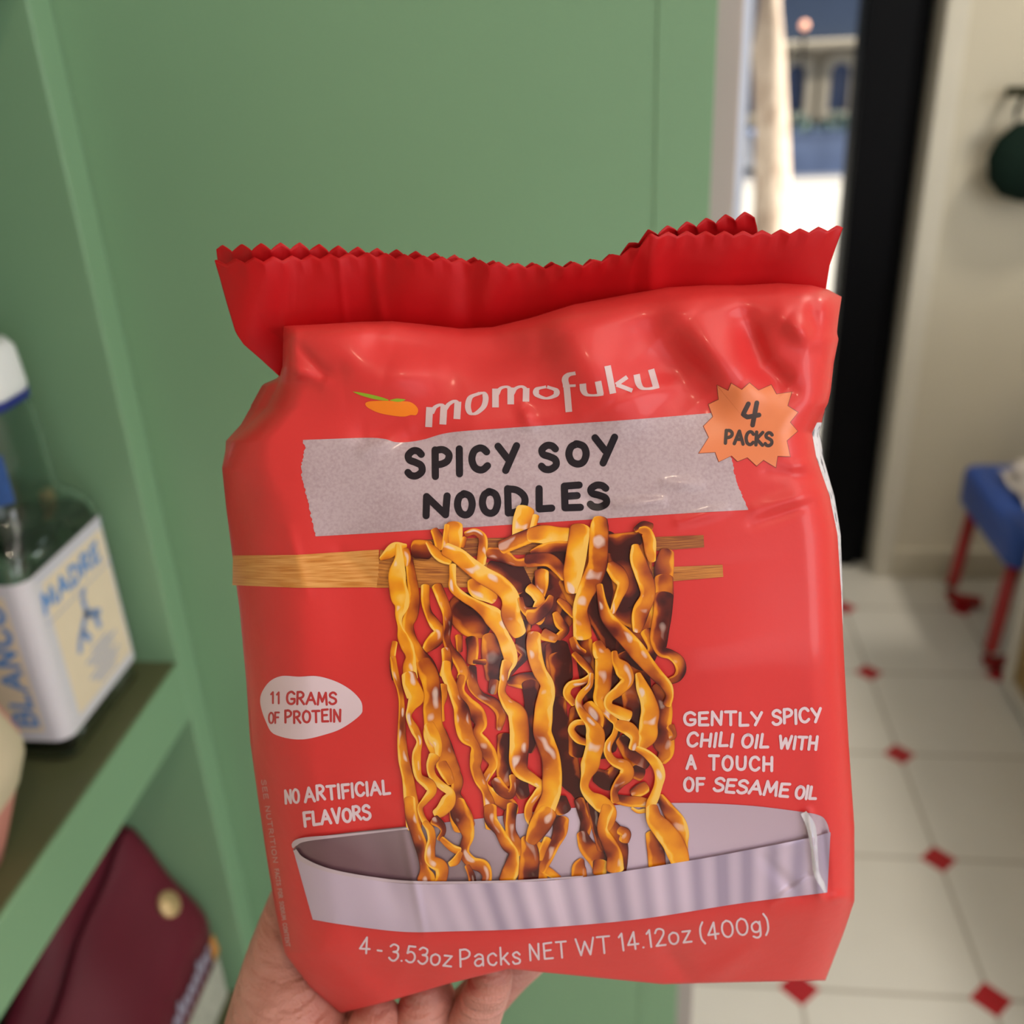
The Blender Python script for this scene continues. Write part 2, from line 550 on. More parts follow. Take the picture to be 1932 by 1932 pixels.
def np_mesh(name, V, F, mats, parent, smooth=True, uv=None, uv2=None, midx=None):
    me = bpy.data.meshes.new(name)
    V = np.asarray(V, float)-(np.asarray(PK_ORG) if parent is pk or (parent is not None and parent.parent is pk) else 0)
    me.from_pydata(V.tolist(), [], [tuple(int(i) for i in f) for f in F])
    if smooth:
        me.polygons.foreach_set('use_smooth', [True]*len(me.polygons))
    li = None
    for nm, dat in (('UVMap', uv), ('tone', uv2)):
        if dat is None: continue
        lay = me.uv_layers.new(name=nm)
        if li is None:
            li = np.zeros(len(me.loops), int); me.loops.foreach_get('vertex_index', li)
        lay.data.foreach_set('uv', np.asarray(dat, float)[li].ravel())
    if midx is not None:
        me.polygons.foreach_set('material_index', midx)
    return link(name, me, parent, mats)


def film(name, col, rough=.36, metal=0.0):
    m = mat(name, col, rough, metal, bump=.06, bscale=220, spec=.40, coat=.13)
    m.node_tree.nodes['Principled BSDF'].inputs['Coat Roughness'].default_value = .14
    return m


M_RED = film('red_film', (.64, .031, .031), .44)
M_PANEL = mat('nutrition_print', (.62, .60, .66), .4)
N_, L_ = nodes(M_PANEL)
tc = N_.new('ShaderNodeTexCoord')
nz = N_.new('ShaderNodeTexNoise'); nz.inputs['Scale'].default_value = 260
L_.new(tc.outputs['Object'], nz.inputs['Vector'])
cr = N_.new('ShaderNodeValToRGB')
cr.color_ramp.elements[0].position = .36; cr.color_ramp.elements[0].color = (.12, .11, .16, 1)
cr.color_ramp.elements[1].position = .44; cr.color_ramp.elements[1].color = (.72, .70, .76, 1)
L_.new(nz.outputs['Fac'], cr.inputs[0]); L_.new(cr.outputs[0], N_['Principled BSDF'].inputs['Base Color'])

# --- body: front film, gusseted sides and back in one mesh
nu, nv = 250, 280
S = coons(Lp, Rp, Tp, Bp, nu, nv)
Z = D(S[..., 0], S[..., 1])
V = at(S[..., 0], S[..., 1], Z).reshape(-1, 3)
idx = np.arange(nu*nv).reshape(nv, nu)
F = np.stack([idx[:-1, :-1], idx[1:, :-1], idx[1:, 1:], idx[:-1, 1:]], -1).reshape(-1, 4).tolist()
mi = [0]*len(F)
loop = list(idx[0, :])+list(idx[1:, -1])+list(idx[-1, -2::-1])+list(idx[-2:0:-1, 0])
loop = np.array(loop)
Sf = S.reshape(-1, 2); Zf = Z.reshape(-1)
lx, ly, lz = Sf[loop, 0], Sf[loop, 1], Zf[loop]
nL = len(loop)
rows = [(.0015, 0), (.004, .15), (.009, .5), (.016, 1), (.026, .8), (.038, .3), (.050, 0)]
prev = loop
isR = np.zeros(nL, bool); isR[nu:nu+nv-1] = True
isL = np.zeros(nL, bool); isL[nu+nv-1+nu-1:] = True
cen = V.mean(0)
V = [v for v in V]
for dd, wt in rows:
    base = at(lx, ly, lz)+_fw*dd
    # soft inset towards the middle with depth
    ins = .10*(dd/.05)**2
    base = base+(cen+_fw*dd-base)*ins
    ox = np.zeros(nL)
    ox[isR] = np.interp(ly[isR], [770, 800, 830, 930, 1010, 1110, 1200], [0, 10, 15, 9, 6, 3, 0])
    ox[isL] = -np.interp(ly[isL], [690, 712, 725, 765, 800, 850, 890], [0, 3, 30, 33, 18, 5, 0])
    sp = at(lx+ox*wt, ly, lz+dd)
    wgt = (np.abs(ox) > .5)*(1.0 if dd <= .016 else max(0, 1-(dd-.016)/.02))
    P = base*(1-wgt[:, None])+sp*wgt[:, None]
    n0 = len(V)
    V += [p for p in P]
    cur = np.arange(n0, n0+nL)
    for k in range(nL):
        k2 = (k+1) % nL
        F.append((prev[k], prev[k2], cur[k2], cur[k]))
        mi.append(1 if (isR[k] and 795 < ly[k] < 1190 and dd > .002) else 0)
    prev = cur
n0 = len(V)
V.append(np.mean([V[i] for i in prev], 0)+_fw*.004)
for k in range(nL):
    F.append((prev[k], prev[(k+1) % nL], n0)); mi.append(0)
body = np_mesh('film_body', V, F, (M_RED, M_PANEL), pk, True, midx=mi)


# --- sealed top: two plies with pinked edges
def ply(name, top, left, right, bottom, depth0, amp, per, mt, zfun, rounded=.7):
    nu, nv = 420, 26
    S = coons(left, right, top, bottom, nu, nv)
    u = np.linspace(0, 1, nu)
    sx = S[0, :, 0]
    ph = (sx/per) % 1
    tri = 1-np.abs(2*ph-1)
    tooth = amp*(tri**rounded-.5)
    fall = np.clip(1-np.linspace(0, 1, nv)/.2, 0, 1)[:, None]
    S[..., 1] -= tooth[None]*fall
    Z = zfun(S[..., 0], S[..., 1], np.linspace(0, 1, nv)[:, None]*np.ones((1, nu)))
    V = at(S[..., 0], S[..., 1], Z).reshape(-1, 3)
    idx = np.arange(nu*nv).reshape(nv, nu)
    F = np.stack([idx[:-1, :-1], idx[1:, :-1], idx[1:, 1:], idx[:-1, 1:]], -1).reshape(-1, 4)
    o = np_mesh(name, V, F, (mt,), pk, True)
    md = o.modifiers.new('Solidify', 'SOLIDIFY'); md.thickness = .00025; md.offset = 0
    return o


def crimp_mat():
    m = mat('shaded_red_seal_film', (.46, .004, .007), .45, bump=.06, bscale=220, spec=.25)  # darker copy of the red film; the seal's shade is in its base colour
    return m


M_SEAL = crimp_mat()


def zf(x, y, v):
    z = .3095+.018*v**1.2
    z = z+.0035*np.sin((x-430)/190.0)*(1-.5*v)+.0016*np.sin((x-560)/62.0)+.0008*np.sin((x)/23.0+y/60)
    z = z+.0022*np.exp(-((x-885)/26)**2)-.0025*np.exp(-((x-1228)/22)**2)-.0007*np.exp(-((x-705-(y-500)*.15)/12)**2)-.0004*np.exp(-((x-640-(y-500)*.1)/7)**2)
    z = z+.00005*np.sin(x/2.6)*np.exp(-((x-540)/28)**2)
    z = z+.006*np.clip((x-1400)/200, 0, 1)**2+.008*np.clip((520-x)/110, 0, 1)**2
    return z


fin = ply('top_seal', [(405, 495), (480, 490), (600, 484), (700, 480), (800, 486), (880, 492), (960, 500), (1040, 503), (1110, 496), (1160, 482), (1200, 468), (1228, 443), (1300, 440), (1400, 440), (1500, 436), (1590, 429)],
          [(405, 495), (415, 525), (430, 578), (445, 628), (460, 650), (490, 676), (529, 712)],
          [(1590, 429), (1575, 470), (1565, 500), (1560, 532), (1556, 560), (1545, 585), (1530, 606)],
          [(529, 712), (560, 668), (640, 655), (740, 650), (900, 652), (1050, 628), (1200, 595), (1530, 606)], .316, 10, 35.5, M_SEAL, zf, .9)
ply('back_seal', [(408, 470), (480, 466), (560, 464), (640, 470), (760, 478), (876, 489), (960, 503), (1100, 499), (1160, 484), (1222, 440), (1300, 424), (1370, 411), (1424, 404)],
    [(408, 470), (412, 500), (420, 540), (440, 600)], [(1424, 404), (1430, 440), (1432, 470), (1435, 520)], [(440, 600), (640, 610), (900, 610), (1200, 540), (1435, 520)],
    .321, 15, 36.5, M_SEAL, lambda x, y, v: zf(x, y, v)+.0045, .75)

# --- printed artwork, each print a thin layer that follows the film
LAY = [0]


class Print:
    def __init__(s):
        s.V, s.F, s.uv, s.uv2 = [], [], [], []

    def grid(s, X, Y, off, U=None, Vv=None, tone=0., seed=0.):
        n, m = X.shape
        z = D(X, Y)-off
        P = at(X, Y, z).reshape(-1, 3)
        b = len(s.V)
        s.V += P.tolist()
        idx = b+np.arange(n*m).reshape(n, m)
        s.F += np.stack([idx[:-1, :-1], idx[1:, :-1], idx[1:, 1:], idx[:-1, 1:]], -1).reshape(-1, 4).tolist()
        if U is None: U, Vv = np.meshgrid(np.linspace(0, 1, n), np.linspace(0, 1, m), indexing='ij')
        s.uv += np.stack([U, Vv], -1).reshape(-1, 2).tolist()
        s.uv2 += [(tone, seed)]*(n*m)

    def ribbon(s, P, off, tone=0., seed=0., m=5, cap=0., ):
        """P: n x 3 array of x, y, full width in pixels"""
        P = np.asarray(P, float)
        T = np.gradient(P[:, :2], axis=0)
        T /= np.maximum(np.hypot(T[:, 0], T[:, 1]), 1e-6)[:, None]
        w = P[:, 2]
        C = P[:, :2]
        if cap:
            k = np.array([.45, .75, .93, 1.0])
            hw0, hw1 = w[0]/2, w[-1]/2
            C = np.vstack([C[0]-T[0]*hw0*cap*k[::-1, None], C, C[-1]+T[-1]*hw1*cap*k[:, None]])
            w = np.concatenate([w[0]*np.sqrt(1-k[::-1]**2)+.05, w, w[-1]*np.sqrt(1-k**2)+.05])
            T = np.vstack([np.repeat(T[:1], 4, 0), T, np.repeat(T[-1:], 4, 0)])
        Nn = np.stack([-T[:, 1], T[:, 0]], 1)
        q = np.linspace(-.5, .5, m)
        X = C[:, 0:1]+Nn[:, 0:1]*w[:, None]*q
        Y = C[:, 1:2]+Nn[:, 1:2]*w[:, None]*q
        L = np.concatenate([[0], np.cumsum(np.hypot(*np.diff(C, axis=0).T))])
        U = np.repeat((L/60.0)[:, None], m, 1)
        Vv = np.repeat((q+.5)[None], len(C), 0)
        s.grid(X, Y, off, U, Vv, tone, seed)

    def polar(s, c, pts, off, rings=14):
        pts = np.array(pts, float)
        pts = np.vstack([pts, pts[:1]])
        r = np.linspace(0.002, 1, rings)[:, None]
        X = c[0]+(pts[:, 0]-c[0])[None]*r
        Y = c[1]+(pts[:, 1]-c[1])[None]*r
        s.grid(X, Y, off)

    def build(s, name, m, parent=pk):
        o = np_mesh(name, s.V, s.F, (m,), parent, True, s.uv, s.uv2)
        return o


O0, ODL = 9e-5, 9e-6


def lay():
    LAY[0] += 1
    return O0+ODL*LAY[0]


M_INK = mat('pale_ink', (.70, .53, .60), .36, bump=.05, bscale=220)
M_MARKER = mat('black_marker_ink', (.012, .006, .011), .42, spec=.3)
M_REDINK = mat('red_ink', (.48, .03, .035), .4)


def tape_mat():
    m = mat('masking_tape_print', (.43, .32, .335), .40, coat=.22)
    m.node_tree.nodes['Principled BSDF'].inputs['Coat Roughness'].default_value = .10
    N, L = nodes(m)
    b = N['Principled BSDF']
    tc = N.new('ShaderNodeTexCoord')
    nz = N.new('ShaderNodeTexNoise'); nz.inputs['Scale'].default_value = 1100; nz.inputs['Detail'].default_value = 3
    L.new(tc.outputs['Object'], nz.inputs['Vector'])
    n2 = N.new('ShaderNodeTexNoise'); n2.inputs['Scale'].default_value = 45
    L.new(tc.outputs['Object'], n2.inputs['Vector'])
    f = mth(N, L, 'ADD', mth(N, L, 'MULTIPLY', nz.outputs['Fac'], .55), mth(N, L, 'MULTIPLY', n2.outputs['Fac'], .45))
    cr = N.new('ShaderNodeValToRGB')
    cr.color_ramp.elements[0].position = .36; cr.color_ramp.elements[0].color = (.385, .268, .30, 1)
    cr.color_ramp.elements[1].position = .58; cr.color_ramp.elements[1].color = (.475, .355, .395, 1)
    L.new(f, cr.inputs[0]); L.new(cr.outputs[0], b.inputs['Base Color'])
    return m


def bowl_mat(name, c0, c1, ribs=0):
    m = mat(name, c1, .32, metal=.2, coat=.2)
    N, L = nodes(m)
    b = N['Principled BSDF']
    uv = N.new('ShaderNodeUVMap'); uv.uv_map = 'UVMap'
    sp = N.new('ShaderNodeSeparateXYZ'); L.new(uv.outputs[0], sp.inputs[0])
    cr = N.new('ShaderNodeValToRGB')
    els = cr.color_ramp.elements
    if ribs:
        w = mth(N, L, 'SINE', mth(N, L, 'MULTIPLY', sp.outputs['X'], 6.2832*21))
        w2 = mth(N, L, 'SINE', mth(N, L, 'MULTIPLY', sp.outputs['X'], 6.2832*4.7))
        gate = mth(N, L, 'MULTIPLY', mth(N, L, 'SUBTRACT', sp.outputs['X'], .20), 6, True)
        fac = mth(N, L, 'ADD', .55, mth(N, L, 'MULTIPLY', mth(N, L, 'ADD', mth(N, L, 'MULTIPLY', w, .36), mth(N, L, 'MULTIPLY', w2, .16)), gate))
        gr = mth(N, L, 'MULTIPLY', mth(N, L, 'SUBTRACT', sp.outputs['X'], .62), .9, True)
        fac = mth(N, L, 'SUBTRACT', fac, gr)
        els[0].color = tuple(c0)+(1,); els[1].color = tuple(c1)+(1,)
        L.new(fac, cr.inputs[0])
    else:
        els[0].position = 0; els[0].color = (.16, .075, .095, 1)
        els[1].position = 1; els[1].color = (.46, .33, .41, 1)
        e = els.new(.12); e.color = (.17, .085, .11, 1)
        e = els.new(.30); e.color = (.30, .205, .24, 1)
        e = els.new(.55); e.color = (.60, .45, .58, 1)
        f = mth(N, L, 'ADD', sp.outputs['X'], mth(N, L, 'MULTIPLY', mth(N, L, 'SUBTRACT', .5, sp.outputs['Y']), .16))
        L.new(f, cr.inputs[0])
    L.new(cr.outputs[0], b.inputs['Base Color'])
    return m


def strip(top, bot, nx, ny):
    """grid between two polylines (arc length matched in x)"""
    T, B = resample(top, nx), resample(bot, nx)
    v = np.linspace(0, 1, ny)[None, :]
    X = T[:, 0:1]*(1-v)+B[:, 0:1]*v
    Y = T[:, 1:2]*(1-v)+B[:, 1:2]*v
    return X, Y


# masking tape
tp = Print()
topc = [(570, 830), (600, 829), (690, 826), (725, 828), (745, 834), (770, 834), (800, 829), (850, 816), (950, 808), (1100, 798), (1200, 791), (1345, 779)]
botc = [(596, 1012), (700, 1006), (900, 994), (1100, 981), (1300, 968), (1411, 962)]
T_, B_ = catmull(topc, 4), np.array(botc, float)
nx, ny = 260, 60
Tt, Bt = resample(T_, nx), resample(B_, nx)
v = np.linspace(0, 1, ny)
le = np.interp(v, [0, .08, .18, .28, .42, .6, .78, .92, 1], [0, 4, -3, -10, -10, -6, -4, -2, 0])+_rs.uniform(-1.6, 1.6, ny)
re = np.interp(v, [0, .5, .6, .75, 1], [0, 4, 0, -2, 0])+_rs.uniform(-1.3, 1.3, ny)
X = Tt[:, 0:1]*(1-v)+Bt[:, 0:1]*v
Y = Tt[:, 1:2]*(1-v)+Bt[:, 1:2]*v
uu = np.linspace(0, 1, nx)[:, None]
X = X+np.clip(1-uu*25, 0, 1)*le+np.clip(1-(1-uu)*25, 0, 1)*re
tp.grid(X, Y, lay())
tape = tp.build('tape_label', tape_mat())

# stroke lettering ----------------------------------------------------------
# glyphs in a unit box, y up; 'c' smooth stroke, 'l' straight stroke
G = {
    'A': (.78, ['l 0,0 .39,1 .78,0', 'l .16,.36 .64,.36']), 'C': (.66, ['c .64,.82 .5,.97 .33,1 .12,.86 .02,.5 .12,.14 .33,0 .5,.03 .66,.18']),
    'D': (.66, ['l .04,1 .04,0', 'c .04,.99 .36,.93 .6,.7 .64,.42 .5,.15 .25,.02 .04,.01']), 'E': (.58, ['l .56,1 .04,.97 .04,.02 .58,.02', 'l .05,.52 .48,.54']),
    'F': (.56, ['l .58,1 .04,1 .04,0', 'l .05,.52 .48,.54']), 'G': (.7, ['c .66,.84 .5,.98 .34,1 .1,.84 .02,.48 .12,.13 .36,0 .58,.06 .68,.2 .68,.4', 'l .68,.42 .4,.42']),
    'H': (.66, ['l .04,1 .04,0', 'l .62,1 .62,0', 'l .04,.5 .62,.5']), 'I': (.1, ['l .06,1 .04,0']), 'K': (.62, ['l .04,1 .04,0', 'l .58,1 .06,.46 .62,0']),
    'L': (.52, ['l .05,1 .03,.02 .54,.04']), 'M': (.84, ['l .03,0 .12,1 .42,.25 .72,1 .82,0']), 'N': (.66, ['l .03,0 .06,1 .58,.02 .64,1']),
    'O': (.7, ['c .36,1 .12,.86 .02,.5 .12,.14 .36,0 .58,.12 .69,.5 .6,.86 .36,1 .3,1']), 'P': (.6, ['l .05,1 .03,0', 'c .05,.98 .36,1 .58,.82 .52,.58 .28,.46 .06,.45']),
    'R': (.64, ['l .05,1 .03,0', 'c .05,.98 .36,1 .56,.82 .5,.6 .28,.5 .06,.48', 'l .26,.48 .62,0']), 'S': (.6, ['c .58,.85 .45,.98 .25,1 .06,.84 .1,.64 .33,.54 .56,.4 .58,.16 .36,.0 .14,.02 .02,.14']),
    'T': (.66, ['l 0,1 .66,1', 'l .33,1 .33,0']), 'U': (.66, ['c .04,1 .03,.5 .1,.12 .33,0 .56,.12 .63,.5 .63,1']), 'V': (.68, ['l .02,1 .34,0 .66,1']),
    'W': (.98, ['l .02,1 .24,0 .49,.8 .74,0 .96,1']), 'Y': (.66, ['l .02,1 .34,.48', 'l .66,1 .26,0']), 'B': (.6, ['l .05,1 .04,0', 'c .05,.98 .34,1 .5,.8 .38,.56 .08,.53', 'c .3,.53 .56,.44 .58,.2 .4,.02 .05,.01']),
    '1': (.26, ['l .02,.8 .2,1 .2,0']), '2': (.56, ['c .04,.78 .14,.96 .3,1 .5,.9 .52,.7 .4,.48 .2,.22 .03,.02', 'l .03,.02 .56,.02']),
    '3': (.54, ['c .04,.86 .16,.98 .3,1 .5,.88 .46,.62 .24,.54', 'c .24,.54 .5,.48 .54,.22 .36,.0 .16,.01 .02,.14']), '4': (.62, ['l .42,0 .42,1 .02,.28 .62,.28']),
    '5': (.54, ['l .5,1 .12,1 .07,.56', 'c .07,.56 .26,.66 .46,.56 .54,.32 .44,.06 .22,0 .03,.1']), '0': (.66, ['c .34,1 .12,.86 .03,.5 .12,.14 .34,0 .56,.14 .65,.5 .56,.86 .34,1 .3,1']),
    'o': (.58, ['c .29,.68 .08,.56 .03,.34 .1,.1 .29,0 .48,.1 .56,.34 .5,.58 .29,.68 .25,.68']), 'z': (.5, ['l .04,.66 .48,.66 .03,.02 .5,.02']),
    'a': (.54, ['c .06,.56 .26,.68 .46,.6 .5,.42 .5,0', 'c .5,.38 .22,.4 .04,.22 .1,.03 .3,0 .5,.16']), 'c': (.5, ['c .5,.54 .38,.67 .28,.68 .08,.56 .03,.34 .1,.1 .28,0 .4,.02 .5,.14']),
    'k': (.48, ['l .04,1 .04,0', 'l .44,.66 .05,.26', 'l .18,.38 .48,0']), 's': (.44, ['c .42,.54 .3,.67 .2,.68 .04,.56 .12,.4 .26,.34 .42,.22 .38,.05 .2,0 .08,.03 .02,.13']),
    'g': (.56, ['c .5,.5 .38,.66 .27,.68 .08,.56 .03,.36 .1,.14 .27,.06 .42,.12 .5,.3', 'c .51,.66 .51,.2 .46,-.18 .26,-.28 .06,-.18']), '(': (.26, ['c .24,1.1 .08,.8 .04,.44 .08,.08 .24,-.2']), ')': (.26, ['c .03,1.1 .18,.8 .22,.44 .18,.08 .03,-.2']),
    '.': (.08, ['l .04,.03 .05,.03']), '-': (.3, ['l .0,.4 .28,.4']), ' ': (.42, []),
}


def put(pr, text, x0, y0, x1, y1, h, sw, gap=.24, slant=0., off=None, h1=None, jit=0.0, m=4, vert=None):
    off = off or lay()
    tot = sum(G[c][0] for c in text)+gap*(len(text)-1)
    cur = 0
    for c in text:
        wd, st = G[c]
        jy = rnd.uniform(-jit, jit); jh = 1+rnd.uniform(-jit, jit)
        for q in st:
            k, *pp = q.split()
            pts = [tuple(float(t) for t in p.split(',')) for p in pp]
            out = []
            for (gx, gy) in pts:
                s = (cur+gx+slant*gy)/tot
                bxp, byp = x0+(x1-x0)*s, y0+(y1-y0)*s
                hh = h if h1 is None else h+(h1-h)*s
                gy = gy*jh+jy
                if vert is None:
                    dx, dy = (y1-y0)*hh/max(1, math.hypot(x1-x0, y1-y0)), -(x1-x0)*hh/max(1, math.hypot(x1-x0, y1-y0))
                else:
                    dx, dy = vert[0]*hh, vert[1]*hh
                out.append((bxp+dx*gy, byp+dy*gy, sw))
            P = catmull(out, 2.0) if k == 'c' else linear(out, 2.5)
            if k == 'l' and len(out) > 2:   # straight strokes with corners: one piece per leg
                for a_, b_ in zip(out[:-1], out[1:]):
                    pr.ribbon(linear([a_, b_], 2.5), off, m=m, cap=1)
                    off += 4e-7
            else:
                pr.ribbon(P, off, m=m, cap=1)
                off += 4e-7
        cur += wd+gap


# title on the tape, each letter in its own box (x0, x1, baseline, cap height)
tl = Print()
of = lay()+6e-5
for c, x0, x1, yb, h in (('S', 769, 797, 898, 47), ('P', 820, 849, 899, 50), ('I', 865, 870, 894, 47), ('C', 890, 920, 887, 41), ('Y', 940, 976, 888, 46),
                         ('S', 1021, 1050, 886, 45), ('O', 1073, 1107, 876, 38), ('Y', 1123, 1161, 874, 48),
                         ('N', 802, 846, 973, 36), ('O', 863, 892, 972, 40), ('O', 910, 940, 969, 41), ('D', 957, 992, 968, 46), ('L', 1016, 1040, 961, 39), ('E', 1064, 1095, 959, 43), ('S', 1113, 1145, 957, 41)):
    put(tl, c, x0, yb, x1, yb-(x1-x0)*.03, h, 13.6, off=of, m=5)
tl.build('title_lettering', M_MARKER, tape)

# brand word: broad-nib strokes, thick uprights and thin curves
br = Print()
of = lay()


def nib(pts, smooth=True, thick=11.0, thin=4.2, org=None, sc=None):
    global of
    if org: pts = [(org[0]+x/sc, org[1]+y/sc) for x, y in pts]
    P = catmull(pts, 1.5) if smooth else linear(pts, 1.5)
    T = np.gradient(P, axis=0)
    T /= np.maximum(np.hypot(T[:, 0], T[:, 1]), 1e-6)[:, None]
    w = thin+(thick-thin)*np.abs(T[:, 1])**1.3
    br.ribbon(np.column_stack([P, w]), of, m=4)
    of += 4e-7


o1, s1 = (650, 680), 6.44
o2, s2 = (900, 670), 5.2216
for q in ([(1035, 568), (1022, 810)], [(1208, 545), (1195, 778)], [(1378, 500), (1365, 712)]): nib(q, False, 13, org=o1, sc=s1)
nib([(1060, 640), (1100, 570), (1170, 540), (1215, 570)], True, 9, 5, o1, s1)
nib([(1225, 590), (1270, 530), (1340, 495), (1385, 530)], True, 9, 5, o1, s1)
nib([(1640, 400), (1530, 450), (1500, 560), (1530, 640), (1600, 640), (1690, 560), (1715, 460), (1690, 400), (1630, 402)], True, 11, 4.5, o1, s1)
for q in ([(182, 330), (182, 515)], [(332, 320), (332, 485)], [(485, 325), (482, 458)]): nib(q, False, 12.5, org=o2, sc=s2)
nib([(200, 385), (230, 330), (290, 312), (335, 335)], True, 8, 4.5, o2, s2)
nib([(350, 380), (380, 330), (440, 310), (490, 340)], True, 8, 4.5, o2, s2)
nib([(680, 312), (595, 335), (590, 390), (680, 425), (772, 395), (775, 345), (690, 312)], True, 12, 4.2, o2, s2)
nib([(970, 178), (900, 195), (868, 240), (885, 330), (905, 560)], True, 12.5, 6, o2, s2)
nib([(845, 305), (972, 300)], False, 8, 4.8, o2, s2)
nib([(1042, 282), (1050, 350), (1085, 390), (1160, 396), (1245, 385)], True, 12.5, 4.2, o2, s2)
nib([(1192, 258), (1218, 388)], False, 12.5, org=o2, sc=s2)
nib([(1286, 105), (1340, 378)], False, 12.5, org=o2, sc=s2)
nib([(1480, 215), (1370, 292)], False, 9, 7, o2, s2)
nib([(1375, 290), (1440, 315), (1530, 350)], False, 10, 7, o2, s2)
nib([(1572, 190), (1592, 280), (1630, 325), (1700, 330), (1795, 310)], True, 12.5, 4.4, o2, s2)
nib([(1715, 140), (1765, 315)], False, 12.5, org=o2, sc=s2)
br.build('brand_lettering', mat('brand_ink', (.60, .43, .45), .36))
# little orange fruit with leaves
fr = Print()
el = [(690, 760), (700, 757), (725, 756), (750, 757), (772, 758), (784, 765), (789, 774), (785, 783), (775, 783), (762, 786), (740, 784), (715, 779), (697, 771), (690, 765)]
fr.polar((738, 770), catmull(el, 3, True), lay(), 8)
fruit = fr.build('fruit_emblem', mat('orange_ink', (.84, .20, .008), .36, noise=.12, nscale=90))
lf = Print()
of2 = lay()
lf.ribbon(catmull([(666, 739, .5), (680, 743, 5), (700, 748, 7), (718, 752, 6), (733, 755, 2)], 2), of2, m=4)
lf.ribbon(catmull([(736, 755, 1), (748, 755, 6), (757, 755, 5), (765, 754, 1)], 2), of2, m=4)
lf.build('leaf', mat('leaf_ink', (.26, .38, .015), .36), fruit)

# starburst with the count
bs = Print()
tips = [(1068, 1050), (1148, 1040), (1250, 1037), (1372, 1048), (1487, 1088), (1522, 1203), (1520, 1308), (1478, 1450), (1398, 1512), (1290, 1503), (1183, 1478), (1078, 1480), (965, 1432), (992, 1280), (1020, 1158)]
tips = [(1000+x/3.019, 380+y/3.019) for x, y in tips]
cx_, cy_ = 1414, 801
P = []
for i, a in enumerate(tips):
    b2 = tips[(i+1) % len(tips)]
    mid = ((a[0]+b2[0])/2, (a[1]+b2[1])/2)
    P += [a, (cx_+(mid[0]-cx_)*.84, cy_+(mid[1]-cy_)*.84)]
P.append(P[0])
ln = linear(P, 3)
of3 = lay()+6e-5
bs.polar((cx_, cy_), [(cx_+(x-cx_)*1.012, cy_+(y-cy_)*1.012) for x, y in ln], of3, 40)
burst = bs.build('count_burst', mat('burst_orange', (.74, .20, .075), .36))
bo = Print()
bo.polar((cx_, cy_), [(cx_+(x-cx_)*1.03, cy_+(y-cy_)*1.03) for x, y in ln], of3-4.5e-5, 40)
bo.build('outline', mat('burst_outline', (.22, .03, .02), .4), burst)
bt = Print()
of = of3+5e-5
for q in ([(1412, 762), (1402, 782), (1410, 787), (1432, 783)], [(1428, 760), (1420, 802)]):
    bt.ribbon(linear([(x, y, 9) for x, y in q], 2), of, m=4, cap=1); of += 5e-7
put(bt, 'PACKS', 1368, 836, 1456, 841, 24, 6.5, .22, off=of)
bt.build('count_lettering', mat('burst_black', (.045, .022, .02), .4), burst)

# protein blob
bl = Print()
pts = [(285, 1540), (300, 1470), (360, 1390), (450, 1350), (580, 1355), (700, 1350), (800, 1370), (900, 1410), (990, 1470), (1050, 1540), (1062, 1600), (1050, 1640), (980, 1700), (880, 1760), (760, 1800), (640, 1828), (540, 1830), (440, 1810), (370, 1775), (330, 1700), (300, 1620)]
pts = [(420+x/4.025, 940+y/4.025) for x, y in pts]
bl.polar((580, 1334), catmull(pts, 3, True), lay(), 20)
blob = bl.build('protein_badge', M_INK)
bt = Print(); of = lay()+5e-5
put(bt, '11', 511, 1327, 527, 1327, 21, 3.6, .3, off=of, jit=.05)
put(bt, 'GRAMS', 541, 1328, 634, 1329, 22, 4.4, .2, off=of, jit=.05)
put(bt, 'OF', 507, 1364, 526, 1364, 20, 3.6, .2, off=of, jit=.05)
put(bt, 'PROTEIN', 538, 1364, 643, 1361, 22, 4.4, .22, off=of, jit=.05)
bt.build('badge_lettering', M_REDINK, blob)

# hand lettered claims
cl = Print(); of = lay()
put(cl, 'NO', 539, 1516, 565, 1514, 25, 4.6, .2, off=of, jit=.05)
put(cl, 'ARTIFICIAL', 576, 1512, 735, 1497, 26, 5.4, .24, off=of, jit=.06, h1=24)
put(cl, 'FLAVORS', 575, 1558, 699, 1544, 25, 5.6, .2, off=of, jit=.06)
cl.build('flavor_claim_lettering', M_INK)
cl = Print(); of = lay()
put(cl, 'GENTLY', 1291, 1369, 1437, 1368, 24, 5.6, .22, off=of, jit=.05)
put(cl, 'SPICY', 1458, 1366, 1549, 1362, 25, 5.6, .22, off=of, jit=.05)
put(cl, 'CHILI', 1296, 1408, 1381, 1408, 24, 5.6, .25, off=of, jit=.05, slant=.1)
put(cl, 'OIL', 1399, 1410, 1448, 1411, 24, 5.6, .25, off=of, jit=.05, slant=.1)
put(cl, 'WITH', 1469, 1412, 1540, 1414, 23, 5.6, .24, off=of, jit=.05, slant=.1)
put(cl, 'A', 1296, 1450, 1312, 1450, 24, 5.6, .22, off=of)
put(cl, 'TOUCH', 1338, 1452, 1457, 1454, 25, 5.6, .3, off=of, jit=.05)
put(cl, 'OF', 1291, 1493, 1328, 1493, 24, 5.6, .26, off=of, jit=.05)
put(cl, 'SESAME', 1346, 1492, 1486, 1503, 24, 5.6, .2, off=of, jit=.05, slant=.1)
put(cl, 'OIL', 1500, 1506, 1538, 1508, 23, 5.6, .2, off=of, jit=.05, slant=.1)
cl.build('taste_claim_lettering', M_INK)
cl = Print(); of = lay()
TH = 3.7
put(cl, '4', 678, 1798, 697, 1799, 30, TH, .2, off=of)
put(cl, '-', 711, 1805, 719, 1806, 30, TH, .2, off=of)
put(cl, '3.53oz', 733, 1811, 851, 1824, 30, TH, .2, off=of)
